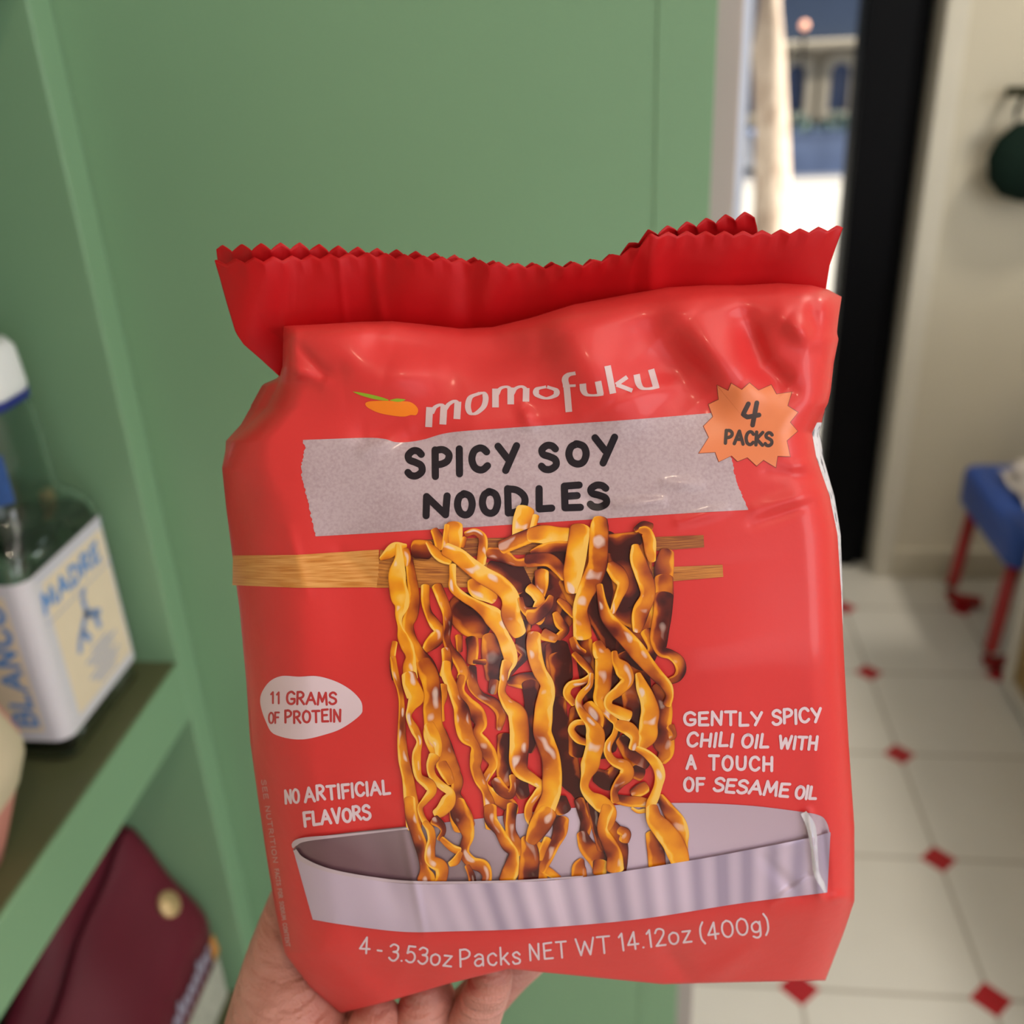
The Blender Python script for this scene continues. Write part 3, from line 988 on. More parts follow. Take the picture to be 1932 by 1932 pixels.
put(cl, 'Packs', 868, 1824, 982, 1818, 32, TH, .22, off=of)
put(cl, 'NET', 1000, 1812, 1070, 1806, 30, TH, .28, off=of)
put(cl, 'WT', 1088, 1803, 1152, 1797, 31, TH, .18, off=of)
put(cl, '14.12oz', 1170, 1794, 1305, 1777, 32, TH, .22, off=of)
put(cl, '(400g)', 1322, 1775, 1452, 1757, 31, TH, .2, off=of)
cl.build('net_weight_lettering', M_INK)
cl = Print(); of = lay()
put(cl, 'SEE NUTRITION', 493, 1472, 516, 1628, 9, 1.8, .25, off=of, vert=(.9, -.1), m=3)
put(cl, 'FACTS FOR SODIUM CONTENT', 518, 1640, 540, 1786, 8, 1.8, .25, off=of, vert=(.9, -.1), m=3)
cl.build('side_lettering', mat('side_ink', (.58, .25, .27), .4))

# bowl ---------------------------------------------------------------------
rim = [(553, 1603), (575, 1584), (640, 1573), (770, 1559), (900, 1545), (1000, 1533), (1100, 1523), (1265, 1515), (1400, 1519), (1500, 1530), (1545, 1538), (1560, 1552), (1567, 1578)]
lip = [(553, 1603), (570, 1625), (620, 1645), (700, 1660), (790, 1668), (960, 1665), (1100, 1655), (1300, 1624), (1420, 1602), (1525, 1581), (1567, 1570)]
foot = [(590, 1735), (650, 1745), (760, 1758), (860, 1757), (1000, 1752), (1200, 1735), (1400, 1704), (1561, 1684)]
bw = Print()
X, Y = strip(catmull(rim, 4), catmull(lip, 4), 300, 30)
bw.grid(X, Y, lay())
bowl = bw.build('bowl_picture', bowl_mat('bowl_inside_print', (.2, .1, .12), (.5, .36, .45)))
# chopsticks ---------------------------------------------------------------
def wood_mat():
    m = mat('bamboo_print', (.55, .22, .05), .36)
    N, L = nodes(m)
    b = N['Principled BSDF']
    uv = N.new('ShaderNodeUVMap'); uv.uv_map = 'UVMap'
    mp = N.new('ShaderNodeMapping'); mp.inputs['Scale'].default_value = (.9, 16, 1)
    L.new(uv.outputs[0], mp.inputs[0])
    nz = N.new('ShaderNodeTexNoise'); nz.inputs['Scale'].default_value = 1; nz.inputs['Detail'].default_value = 4
    L.new(mp.outputs[0], nz.inputs['Vector'])
    t2 = N.new('ShaderNodeUVMap'); t2.uv_map = 'tone'
    sp = N.new('ShaderNodeSeparateXYZ'); L.new(t2.outputs[0], sp.inputs[0])
    f = mth(N, L, 'ADD', nz.outputs['Fac'], mth(N, L, 'SUBTRACT', sp.outputs['X'], .5))
    cr = N.new('ShaderNodeValToRGB')
    cr.color_ramp.elements[0].position = .2; cr.color_ramp.elements[0].color = (.22, .05, .014, 1)
    cr.color_ramp.elements[1].position = .8; cr.color_ramp.elements[1].color = (.74, .36, .11, 1)
    e = cr.color_ramp.elements.new(.5); e.color = (.56, .20, .035, 1)
    L.new(f, cr.inputs[0]); L.new(cr.outputs[0], b.inputs['Base Color'])
    return m


M_WOOD = wood_mat()
ch = Print()
ch.ribbon(linear([(785, 1037, 36), (900, 1032, 34), (1240, 1026, 26), (1328, 1021, 23)], 4), lay(), .28, .2, m=6)
ch.build('upper_chopstick', M_WOOD)
ch = Print()
of = lay()
ch.ribbon(linear([(439, 1076, 56), (560, 1078, 62), (700, 1073, 70), (715, 1073, 72)], 4), of, .62, .5, m=9)
ch.ribbon(linear([(714, 1073, 72), (790, 1080, 58), (900, 1084, 48), (1000, 1086, 40), (1270, 1083, 27), (1364, 1077, 23)], 4), of+2e-6, .42, .7, m=9)
ch.build('lower_chopstick', M_WOOD)


# noodles ------------------------------------------------------------------
def noodle_mat():
    m = mat('noodle_print', (.6, .3, .05), .30)
    N, L = nodes(m)
    b = N['Principled BSDF']
    uv = N.new('ShaderNodeUVMap'); uv.uv_map = 'UVMap'
    su = N.new('ShaderNodeSeparateXYZ'); L.new(uv.outputs[0], su.inputs[0])
    t2 = N.new('ShaderNodeUVMap'); t2.uv_map = 'tone'
    st = N.new('ShaderNodeSeparateXYZ'); L.new(t2.outputs[0], st.inputs[0])
    u, v, tone, seed = su.outputs['X'], su.outputs['Y'], st.outputs['X'], st.outputs['Y']

    def noise(su_, sv_, so, det=2):
        c = N.new('ShaderNodeCombineXYZ')
        L.new(mth(N, L, 'MULTIPLY', u, su_), c.inputs[0])
        L.new(mth(N, L, 'MULTIPLY', v, sv_), c.inputs[1])
        L.new(mth(N, L, 'ADD', mth(N, L, 'MULTIPLY', seed, 37.0), so), c.inputs[2])
        n = N.new('ShaderNodeTexNoise'); n.inputs['Scale'].default_value = 1; n.inputs['Detail'].default_value = det
        L.new(c.outputs[0], n.inputs['Vector'])
        return n.outputs['Fac']
    n1 = noise(1.1, .5, 0, 1)
    n2 = noise(3.0, 1.6, 9, 2)
    n3 = noise(2.2, 1.5, 21, 0)
    a = mth(N, L, 'ABSOLUTE', mth(N, L, 'SUBTRACT', v, .5))
    a = mth(N, L, 'MULTIPLY', a, 2)
    edge = mth(N, L, 'POWER', a, 16)
    flip = mth(N, L, 'LESS_THAN', seed, .35)                      # which rim of the strip shows its thickness
    vv = mth(N, L, 'ABSOLUTE', mth(N, L, 'SUBTRACT', v, flip))
    wob = mth(N, L, 'MULTIPLY', mth(N, L, 'SUBTRACT', noise(2.2, .01, 51, 1), .5), .55)
    vw = mth(N, L, 'SUBTRACT', vv, wob)
    band = mth(N, L, 'MULTIPLY', mth(N, L, 'SUBTRACT', vw, .74), 9, True)
    body = mth(N, L, 'MULTIPLY', mth(N, L, 'SUBTRACT', vv, .40), .34)
    f = mth(N, L, 'ADD', tone, mth(N, L, 'MULTIPLY', mth(N, L, 'SUBTRACT', n1, .555), 1.6))
    f = mth(N, L, 'ADD', f, mth(N, L, 'MULTIPLY', mth(N, L, 'SUBTRACT', n2, .5), .16))
    f = mth(N, L, 'ADD', f, body)
    f = mth(N, L, 'ADD', f, mth(N, L, 'MULTIPLY', band, .26))
    f = mth(N, L, 'SUBTRACT', f, mth(N, L, 'MULTIPLY', edge, .34))
    cr = N.new('ShaderNodeValToRGB')
    cr.color_ramp.elements[0].position = 0; cr.color_ramp.elements[0].color = (.055, .004, .003, 1)
    cr.color_ramp.elements[1].position = 1; cr.color_ramp.elements[1].color = (.88, .50, .10, 1)
    for p, c in ((.15, (.16, .016, .007)), (.32, (.38, .065, .008)), (.50, (.60, .155, .008)), (.68, (.78, .265, .009)), (.86, (.86, .38, .014))):
        e = cr.color_ramp.elements.new(p); e.color = c+(1,)
    L.new(f, cr.inputs[0])
    hl = mth(N, L, 'MULTIPLY', mth(N, L, 'SUBTRACT', n3, .66), 9, True)
    hl = mth(N, L, 'MULTIPLY', hl, mth(N, L, 'MULTIPLY', mth(N, L, 'SUBTRACT', .75, a), 4, True))
    hl = mth(N, L, 'MULTIPLY', hl, mth(N, L, 'MULTIPLY', mth(N, L, 'SUBTRACT', tone, .12), 2.2, True))
    mx = N.new('ShaderNodeMix'); mx.data_type = 'RGBA'
    mx.inputs['B'].default_value = (.80, .58, .52, 1)
    L.new(mth(N, L, 'MULTIPLY', hl, .85), mx.inputs['Factor']); L.new(cr.outputs[0], mx.inputs['A'])
    L.new(mx.outputs['Result'], b.inputs['Base Color'])
    return m


CR = {'A': (700, 960, 6.0375), 'B': (1000, 960, 6.0375), 'C': (720, 1240, 6.0375), 'D': (1000, 1240, 6.0375), 'E': (720, 1460, 6.44), 'F': (1000, 1460, 6.0375)}
NOODLES = '''
B .05 300,420,330 300,900,420 300,1300,330
B .06 800,320,330 800,700,420 850,1100,420 980,1500,330 1060,1932,240
B .12 1250,420,240 1230,800,300 1250,1150,300 1300,1560,220
D .08 700,-60,330 760,300,330 800,700,300 800,1100,240
D .16 1150,0,330 1200,400,330 1220,800,300
D .05 200,-100,330 300,200,260
A .08 1600,700,260 1720,1000,260 1720,1350,200
A .12 1750,1300,130 1720,1600,150
A .07 1080,1000,200 1050,1150,330 1150,1300,300 1300,1380,200
A .10 1350,650,120 1550,750,200 1700,900,220
B .10 100,780,220 300,900,260 200,1200,260 330,1400,200
B .08 420,800,200 560,1000,260 760,1250,170 880,1450,170 900,1640,120
B .16 1000,500,240 1100,900,280 1050,1150,220 1230,1290,180
B .10 900,400,200 1060,380,190 1240,330,140
B .22 300,1560,240 330,1750,270 350,1932,250
B .18 620,1500,160 640,1700,160 660,1932,140
B .20 1340,1400,150 1400,1600,110 1300,1750,160 1180,1700,160
D .15 330,0,230 340,250,180 330,480,150
D .12 340,480,130 330,700,190 380,900,240 420,1100,220 450,1350,240 560,1500,190 640,1650,170
D .10 560,600,200 560,800,220 540,1100,180
D .08 900,250,200 960,500,210 900,850,230 890,1050,170
D .22 1150,330,210 1180,600,210 1200,800,220 1160,980,180
D .25 1060,930,170 1180,1100,220 1290,1250,160
D .10 760,1350,150 900,1400,210 1000,1300,170
D .12 1180,1300,140 1270,1340,140
A .22 1000,1450,80 1010,1620,60
A .26 1150,1480,130 1160,1600,120 1150,1750,110
A .22 1370,1460,190 1380,1650,220 1400,1800,200 1400,1932,170
A .22 1170,1740,45 1300,1745,60
A .22 1640,1560,60 1750,1660,90 1640,1800,70 1560,1900,60
C .12 1450,280,80 1600,270,160 1780,250,150
C .08 1700,300,190 1720,500,170 1710,700,150 1700,950,150 1690,1080,60
C .34 1020,120,110 1040,320,110 1130,440,90 1270,520,110 1360,640,110 1340,820,60
C .22 1400,900,150 1400,1100,150 1390,1300,150 1400,1450,120
C .28 1290,280,120 1260,400,90
C .18 1560,1430,200 1620,1580,130
B .30 1560,490,150 1530,640,200 1520,800,195
B .60 1525,790,190 1525,1000,200
B .32 1525,990,200 1510,1200,190 1480,1380,190 1470,1500,180 1500,1620,120 1600,1660,100 1690,1730,115 1720,1830,110 1680,1920,90 1600,1960,70
D .36 1480,330,170 1540,600,150 1500,800,200 1520,950,230 1545,1080,170 1500,1180,110
D .34 1600,790,90 1640,890,60 1600,920,60
F .35 1480,260,80 1570,400,130 1680,560,170 1740,680,130 1750,800,90 1770,950,60
F .38 1400,680,150 1420,800,170 1440,930,180 1450,1050,180
F .30 1180,230,110 1260,180,130 1320,150,120
F .26 560,300,110 600,430,110 640,560,120 610,720,110
F .36 590,680,110 650,830,170 760,960,190 800,1080,150
F .30 700,330,110 740,520,110 790,700,120 830,850,120
F .72 800,1010,150 790,1130,140
F .45 590,980,60 560,1060,140 560,1165,160
F .30 60,800,140 60,1000,160 80,1200,220
F .42 120,1050,90 220,1120,90 330,1190,60
F .14 330,300,170 380,420,170
F .42 350,520,170 340,660,150 280,800,110 200,960,110 130,1100,90
F .80 200,740,80 150,860,80 110,970,70
F .38 900,600,180 970,700,200 1010,850,200 1030,1000,150 1020,1095,140
F .40 1020,640,90 1090,680,110 1070,760,110
F .45 960,280,90 1100,310,110 1250,320,110 1330,330,90
F .70 1160,390,30 1230,430,40 1310,420,50
A .55 620,880,90 620,1040,90 650,1180,80 720,1300,110 780,1390,110 740,1480,150 660,1560,120 590,1640,40
A .42 750,880,110 820,1050,110 870,1200,100 870,1350,90 860,1480,80 900,1600,90 990,1720,110 1050,1850,110 1040,1932,110
C .45 920,220,90 890,380,100 960,520,150 1080,640,170 1130,760,130 1090,860,100 1130,980,170 1230,1110,150 1270,1230,90 1200,1360,80 1180,1450,60 1260,1560,120 1400,1650,150 1480,1720,140 1450,1830,120 1460,1940,100
E .42 1590,380,120 1570,560,110 1570,700,120 1620,840,150 1680,950,170
C .45 1300,1400,110 1360,1500,130 1460,1570,90 1500,1480,70 1490,1350,70
A .60 850,1600,90 870,1760,110 840,1900,110
C .68 740,60,90 740,200,110 800,330,110 850,480,110 910,600,160 930,760,170 970,900,160 1060,1000,90 1080,1120,130 1070,1260,110 1120,1400,110 1180,1520,80 1220,1640,110 1240,1800,130 1260,1932,140
E .60 1320,400,140 1330,560,140 1430,700,110 1520,860,130 1600,960,110 1590,1080,150 1560,1200,180 1500,1310,150
E .30 1760,780,120 1800,950,200 1790,1150,220 1780,1300,220
C .75 700,320,80 700,440,90 680,560,60 690,720,60
A .60 270,1520,60 250,1650,60 240,1800,50 270,1940,60
C .62 130,0,60 160,200,70 210,380,60 230,560,60 230,900,90 250,1150,110 300,1380,120 330,1600,140 360,1800,160 370,1940,160
E .58 340,300,120 360,520,130 410,680,130 470,850,140 500,1000,110 520,1150,100 540,1250,190 545,1360,190
A .52 430,560,80 480,900,110 490,1050,120 460,1200,140 420,1320,120 460,1480,110 540,1640,130 620,1780,190 680,1940,200
C .50 470,60,170 540,200,190 580,400,180 580,600,190 590,760,190 610,880,240 680,1050,240 740,1200,220 800,1330,200 860,1420,130 840,1550,110 860,1650,160 900,1800,230 940,1932,230
E .50 930,330,140 950,470,210 1020,620,180 1050,760,130 1010,880,110 1010,980,120 1100,1080,130 1230,1130,150 1280,1240,110 1260,1345,110
C .85 540,770,110 590,890,130 640,1000,90 650,1120,60
C .80 600,1130,120 560,1230,90 580,1350,80 680,1460,80 780,1540,90 760,1640,150 690,1740,130 620,1790,100
C .70 680,1220,120 740,1330,120 790,1430,80
E .40 640,560,120 720,620,90 750,700,60 700,800,60
E .70 730,790,60 840,890,80 940,940,90
E .78 960,960,60 900,1060,90 830,1100,60
E .45 1040,1120,60 1090,1230,80 1110,1345,90
A .88 110,570,40 200,510,110 280,440,110 400,420,40
A .52 380,470,100 400,560,100 400,640,60
A .82 310,410,60 320,560,90 300,720,170 300,850,180 330,1000,190 350,1100,150 320,1220,80 330,1340,50 360,1450,110 410,1560,130 450,1680,100 440,1800,140 450,1930,150
C .80 310,200,150 330,300,165 370,400,180 390,470,170 340,570,90 310,680,60 380,830,90 430,960,60 400,1100,90 400,1250,90 430,1370,80 540,1450,120 570,1530,100 490,1640,70 440,1720,60 480,1850,60 540,1932,70
E .66 520,590,60 590,680,90 610,800,90 590,920,110 600,1050,130 720,1130,150 730,1250,130 690,1360,120
A .32 500,460,190 560,460,195 660,470,190
A .72 720,240,80 770,340,110 800,440,120
A .80 640,380,40 720,480,90 800,560,90 900,600,70
A .58 1080,290,60 1180,260,70 1270,330,90 1270,480,100 1250,620,100
A .50 1070,330,50 1040,430,50
A .46 950,185,170 940,330,180 920,450,180
A .84 865,185,50 850,330,60 850,460,90
A .72 1150,820,100 1200,920,160 1330,980,150 1400,1030,110
A .82 930,640,70 930,780,70 940,900,90 1060,1010,90 1180,1080,100 1290,1150,140 1390,1230,200 1460,1340,170 1500,1440,130 1560,1580,150 1590,1720,140 1540,1830,110 1510,1940,90
C .66 1430,60,110 1400,150,90 1390,260,80 1370,400,80 1430,520,120 1540,640,190 1570,800,200 1570,1000,200 1560,1200,190 1600,1310,150 1720,1390,110 1820,1470,90 1770,1560,80 1680,1700,80 1680,1820,90 1740,1910,90
A .82 850,460,140 1000,540,160 1130,650,170 1280,760,180 1440,850,190 1560,960,180 1600,1080,190 1590,1200,200 1640,1330,190 1690,1420,150
A .92 1760,10,190 1720,150,190 1690,320,150
A .78 1880,80,70 1830,260,60
A .40 1340,500,110 1500,530,140 1650,610,80 1800,600,100 1932,560,140
A .36 1490,440,140 1650,370,150 1850,290,150 1940,260,150
B .80 0,300,150 150,290,190 300,310,190 440,310,170
B .45 20,500,60 150,460,110 300,430,110 440,430,110
B .42 -30,590,140 200,580,140 330,680,130 400,780,100
B .50 130,720,150 130,860,140 100,980,130
B .60 -10,900,110 60,960,110 110,1050,110 60,1130,60
A .50 1700,1020,60 1740,1140,70 1850,1200,150 1940,1230,180
B .50 0,1240,170 100,1200,130 200,1100,110 240,1000,60
B .45 330,1040,60 420,1120,90 500,1220,60
B .50 290,1190,70 340,1300,110 400,1380,90 320,1470,80
B .32 160,1430,130 290,1480,90
B .40 1200,240,60 1290,190,90 1380,210,90
B .68 1250,240,60 1320,260,110 1360,360,130 1370,470,120 1390,590,80
B .50 910,640,120 1000,740,170 1060,860,130 1010,1000,90 940,1180,60
B .58 1200,420,80 1220,560,150 1280,720,170 1330,860,170 1340,1000,150 1270,1150,170 1240,1270,150 1220,1390,90
B .70 570,220,210 545,400,210 520,560,210 490,720,200 480,830,170 490,930,150
B .52 800,120,150 790,220,190 780,480,200 770,640,200 700,820,210 620,980,170 570,1150,150 590,1300,180 600,1450,190
D .68 50,-260,140 40,-160,150 60,0,150 110,160,140 190,300,140 190,420,170 160,560,180 150,700,190 140,850,190 180,980,190 230,1120,190 250,1300,200 250,1450,200 240,1560,190 190,1700,190 130,1850,200 90,1932,200
F .52 210,430,190 130,560,220 60,680,180 10,770,120
D .50 650,740,60 520,750,60 470,830,70 540,930,80 640,970,70
B .40 480,1480,70 530,1590,90 620,1640,60
D .64 770,-160,110 800,-60,160 840,0,180 840,160,180 830,330,170 780,470,110 820,570,80 920,680,80 980,760,60 960,880,60 890,1000,80 890,1100,80 960,1190,90 1080,1240,130 1100,1340,150 1020,1430,110 960,1530,80 970,1640,90
D .60 500,-40,60 600,60,80 680,150,70 690,210,60 600,280,70 460,320,80 420,420,80 500,530,70
D .48 660,540,120 740,680,180 770,800,120
D .78 700,190,50 680,320,60 590,420,70 550,520,70 600,640,90 680,740,110 740,860,190 740,1000,190 710,1120,180 680,1240,190 640,1360,110 620,1480,90 680,1580,110 800,1660,170 900,1750,150 900,1850,130 860,1940,120
F .66 890,380,130 830,560,110 830,660,110 900,800,150 960,930,160 970,1085,180
D .78 960,-60,60 980,40,90 1060,140,170 1110,260,130 1010,380,110 900,470,90 900,560,90 1000,620,120 1120,680,140
D .84 1000,770,110 1130,820,140 1200,920,110 1170,1040,90
B .50 790,870,70 820,1050,90 870,1220,130 980,1360,160 1100,1480,170 1220,1620,180 1330,1760,150 1450,1900,130 1560,2020,110 1590,2130,80 1560,2230,90
D .74 1230,190,60 1280,340,130 1340,480,160 1370,620,190 1350,760,190 1340,900,190 1280,1020,90
D .78 1220,1040,60 1340,1110,90 1440,1220,110 1480,1340,110 1460,1460,90 1420,1580,100 1380,1680,110 1400,1800,140 1460,1900,190 1490,1940,200
F .70 1390,380,120 1420,520,170 1520,640,210 1620,770,220 1680,900,220 1715,1005,190
'''
nd = Print()
for i, ln_ in enumerate([q for q in NOODLES.strip().split('\n') if q.strip()]):
    k, tn, *pp = ln_.split()
    ox, oy, sc_ = CR[k]
    pts = []
    for p in pp:
        a = [float(t) for t in p.split(',')]
        pts.append((ox+a[0]/sc_, oy+a[1]/sc_, a[2]/sc_))
    P = catmull(pts, 2.2)
    P[:, 2] = np.maximum(P[:, 2]*1.12, 1)
    nd.ribbon(P, lay(), float(tn), (i*.618) % 1, m=9, cap=.45)
nd.build('noodle_picture', noodle_mat())

LAY[0] += 2
bw = Print()
X, Y = strip(catmull(lip, 4), catmull(foot, 4), 300, 30)
bw.grid(X, Y, lay())
bw.build('bowl_wall', bowl_mat('bowl_outside_print', (.36, .28, .40), (.66, .51, .65), 1), bowl)
bw = Print()
of = lay()
P = catmull([(553, 1600, 3), (556, 1592, 10), (575, 1584, 8), (640, 1577, 5), (770, 1563, 3)], 3)
bw.ribbon(P, of, m=4)
P = catmull([(556, 1604, 7), (571, 1622, 9), (620, 1642, 7), (700, 1657, 6), (790, 1665, 5), (960, 1663, 4), (1100, 1654, 3)], 3)
bw.ribbon(P, of+1e-6, m=4)
bw.build('bowl_rim', mat('bowl_rim_print', (.52, .40, .47), .32, metal=.2), bowl)
# foil glint painted as a pale streak on the bowl's creased right end
bw = Print()
of = lay()
bw.ribbon(catmull([(1516, 1533, 12), (1530, 1560, 17), (1536, 1600, 13), (1540, 1645, 11), (1552, 1670, 10), (1558, 1684, 5)], 3), of, m=5)
bw.build('bowl_glint_streak', mat('foil_glint_print', (.72, .68, .80), .25, metal=.5), bowl)

# ------------------------------------------------------------------ hand
def skin_mat():
    m = mat('skin', (.46, .22, .155), .48, sss=.12)
    N, L = nodes(m)
    b = N['Principled BSDF']
    tc = N.new('ShaderNodeTexCoord')
    nz = N.new('ShaderNodeTexNoise'); nz.inputs['Scale'].default_value = 45; nz.inputs['Detail'].default_value = 3
    L.new(tc.outputs['Object'], nz.inputs['Vector'])
    cr = N.new('ShaderNodeValToRGB')
    cr.color_ramp.elements[0].position = .3; cr.color_ramp.elements[0].color = (.47, .175, .135, 1)
    cr.color_ramp.elements[1].position = .7; cr.color_ramp.elements[1].color = (.61, .29, .245, 1)
    L.new(nz.outputs['Fac'], cr.inputs[0]); L.new(cr.outputs[0], b.inputs['Base Color'])
    mp = N.new('ShaderNodeMapping')
    mp.inputs['Rotation'].default_value = (0, math.radians(20), 0)
    mp.inputs['Scale'].default_value = (20, 20, 105)
    L.new(tc.outputs['Object'], mp.inputs[0])
    n2 = N.new('ShaderNodeTexNoise'); n2.inputs['Scale'].default_value = 1; n2.inputs['Detail'].default_value = 3
    L.new(mp.outputs[0], n2.inputs['Vector'])
    n3 = N.new('ShaderNodeTexNoise'); n3.inputs['Scale'].default_value = 900; n3.inputs['Detail'].default_value = 3
    L.new(tc.outputs['Object'], n3.inputs['Vector'])
    bp = N.new('ShaderNodeBump'); bp.inputs['Strength'].default_value = 1.0; bp.inputs['Distance'].default_value = .010
    h = mth(N, L, 'ADD', n2.outputs['Fac'], mth(N, L, 'MULTIPLY', n3.outputs['Fac'], .06))
    L.new(h, bp.inputs['Height']); L.new(bp.outputs[0], b.inputs['Normal'])
    return m


def P3(x, y, z):
    return tuple(at(np.array(float(x)), np.array(float(y)), np.array(float(z))))


HAND = {  # joint: (px, py, depth, radius m, parent)
    'palm': (640, 2080, .395, .030, None), 'wrist': (470, 2330, .400, .029, 'palm'), 'arm': (330, 2600, .42, .033, 'wrist'),
    'thenar': (545, 1960, .385, .032, 'palm'), 'thumb1': (548, 1800, .390, .019, 'thenar'), 'thumb2': (590, 1650, .402, .0135, 'thumb1'), 'thumb3': (625, 1540, .408, .010, 'thumb2'), 'thumb4': (650, 1480, .410, .007, 'thumb3'),
    'k1': (800, 2080, .410, .016, 'palm'), 'i1': (870, 1925, .405, .0115, 'k1'), 'i2': (955, 1836, .400, .0098, 'i1'), 'i3': (1025, 1780, .398, .0085, 'i2'),
    'k2': (800, 2150, .395, .0165, 'palm'), 'm1': (850, 2035, .382, .0115, 'k2'), 'm2': (895, 1925, .372, .0105, 'm1'), 'm3': (930, 1845, .366, .0085, 'm2'), 'm4': (945, 1810, .364, .0055, 'm3'),
    'k3': (730, 2150, .385, .0165, 'palm'), 'r1': (765, 2030, .376, .0125, 'k3'), 'r2': (798, 1912, .376, .0122, 'r1'), 'r3': (832, 1832, .380, .0095, 'r2'),
    'k4': (660, 2180, .375, .016, 'palm'), 'p1': (675, 2050, .370, .0120, 'k4'), 'p2': (705, 1950, .372, .0115, 'p1'), 'p3': (725, 1870, .376, .0085, 'p2'),
}
names = list(HAND)
HO = Vector(P3(470, 2330, .40))
me = bpy.data.meshes.new('hand')
me.from_pydata([tuple(Vector(P3(*HAND[n][:3]))-HO) for n in names], [(names.index(n), names.index(HAND[n][4])) for n in names if HAND[n][4]], [])
hand = link('hand', me, None, (skin_mat(),))
hand.location = HO
tag(hand, 'hand of a person holding up the red noodle packet from below', 'hand')
sk = hand.modifiers.new('Skin', 'SKIN')
sk.use_smooth_shade = True
lay_ = me.skin_vertices[0].data
for i, n in enumerate(names):
    r = HAND[n][3]
    lay_[i].radius = (r, r)
    lay_[i].use_root = (i == 0)
sb = hand.modifiers.new('Subdivision', 'SUBSURF')
sb.levels = 3; sb.render_levels = 3

# ------------------------------------------------------------------ mezcal bottle
bt = empty('glass_bottle', (-.4945, .684, .9185), label='square clear glass bottle with blue and cream label on the upper shelf', cat='bottle')


def sq(hx, hy, z, r, n=8, cx=0, cy=0):
    out = []
    for q, (sx, sy) in enumerate(((1, 1), (-1, 1), (-1, -1), (1, -1))):
        for j in range(n+1):
            a = math.pi/2*q+math.pi/2*j/n
            out.append((cx+sx*(hx-r)+r*math.cos(a), cy+sy*(hy-r)+r*math.sin(a), z))
    return out


M_BOTTLE = mat('bottle_glass', (.80, .84, .84), .06, trans=1.0, ior=1.45)
bm = bmesh.new()
R_ = [sq(.030, .060, 0, .012), sq(.0345, .0655, .004, .014), sq(.0352, .0665, .02, .014), sq(.0352, .0665, .178, .014), sq(.0340, .064, .190, .016), sq(.030, .056, .203, .02), sq(.0275, .046, .212, .025), sq(.027, .0415, .222, .0265),
      sq(.0275, .042, .235, .027), sq(.0275, .0415, .26, .027), sq(.0275, .039, .285, .027), sq(.0265, .036, .303, .026)]
loft(bm, R_)
o = from_bm('glass_body', bm, M_BOTTLE, bt, True)
md = o.modifiers.new('Solidify', 'SOLIDIFY'); md.thickness = .0036; md.offset = -1
bm = bmesh.new()
loft(bm, [sq(.028, .058, .006, .012), sq(.0315, .0627, .02, .012), sq(.0315, .0627, .172, .012), sq(.029, .058, .188, .014)])
from_bm('liquor', bm, mat('clear_spirit', (.80, .88, .84), .0, trans=1.0, ior=1.33), bt, True)
bm = bmesh.new()
loft(bm, [sq(.028, .0375, .298, .0275), sq(.028, .0375, .305, .0275)])
from_bm('cap_ring', bm, mat('blue_ring', (.02, .03, .22), .4), bt, True)
bm = bmesh.new()
loft(bm, [sq(.0275, .0365, .305, .027), sq(.028, .037, .309, .027), sq(.0265, .035, .338, .026), sq(.0225, .030, .345, .022)])
from_bm('cap', bm, mat('white_cap', (.80, .80, .84), .4), bt, True)
bm = bmesh.new()
loft(bm, [sq(.0283, .0428, .228, .0275), sq(.0283, .0424, .268, .0275)], True, False)
vs = [v for v in bm.verts if v.co.y > -.026]
bmesh.ops.delete(bm, geom=vs, context='VERTS')
from_bm('neck_label', bm, mat('blue_neck_label', (.015, .07, .26), .4, noise=.5, nscale=70), bt, True)


def label_mat():
    m = mat('cream_label', (.68, .65, .72), .55, noise=.04, nscale=60)
    return m


# label wraps the +x and -y faces
bm = bmesh.new()
path = sq(.0356, .0669, 0, .0142, 10)
ring = [p for p in path if p[0] > -.030]
pp = [p for p in ring if p[1] < -.05 or p[0] > .03]
pp = [p for p in ring]
# order from back corner (-y) round to +y end
pp = [(-.028, -.0669, 0), (-.01, -.0669, 0), (.01, -.0669, 0)]+[(.0356-.0142+.0142*math.cos(a), -(.0669-.0142)-.0142*math.sin(a), 0) for a in [math.pi/2*(1-j/10) for j in range(11)]]+[(.0356, y_, 0) for y_ in (-.03, 0, .03, .0525)]+[(.0356-.0142+.0142*math.cos(a), .0669-.0142+.0142*math.sin(a), 0) for a in [math.radians(10*j) for j in range(1, 7)]]
loft(bm, [[(p[0], p[1], z_) for p in pp] for z_ in (.024, .09, .174)], False, False)
M_LAB = label_mat()
lab = from_bm('label', bm, M_LAB, bt, True)
M_LBLUE = mat('label_blue_ink', (.14, .30, .66), .55)
M_LGREY = mat('label_border_ink', (.36, .40, .60), .55)


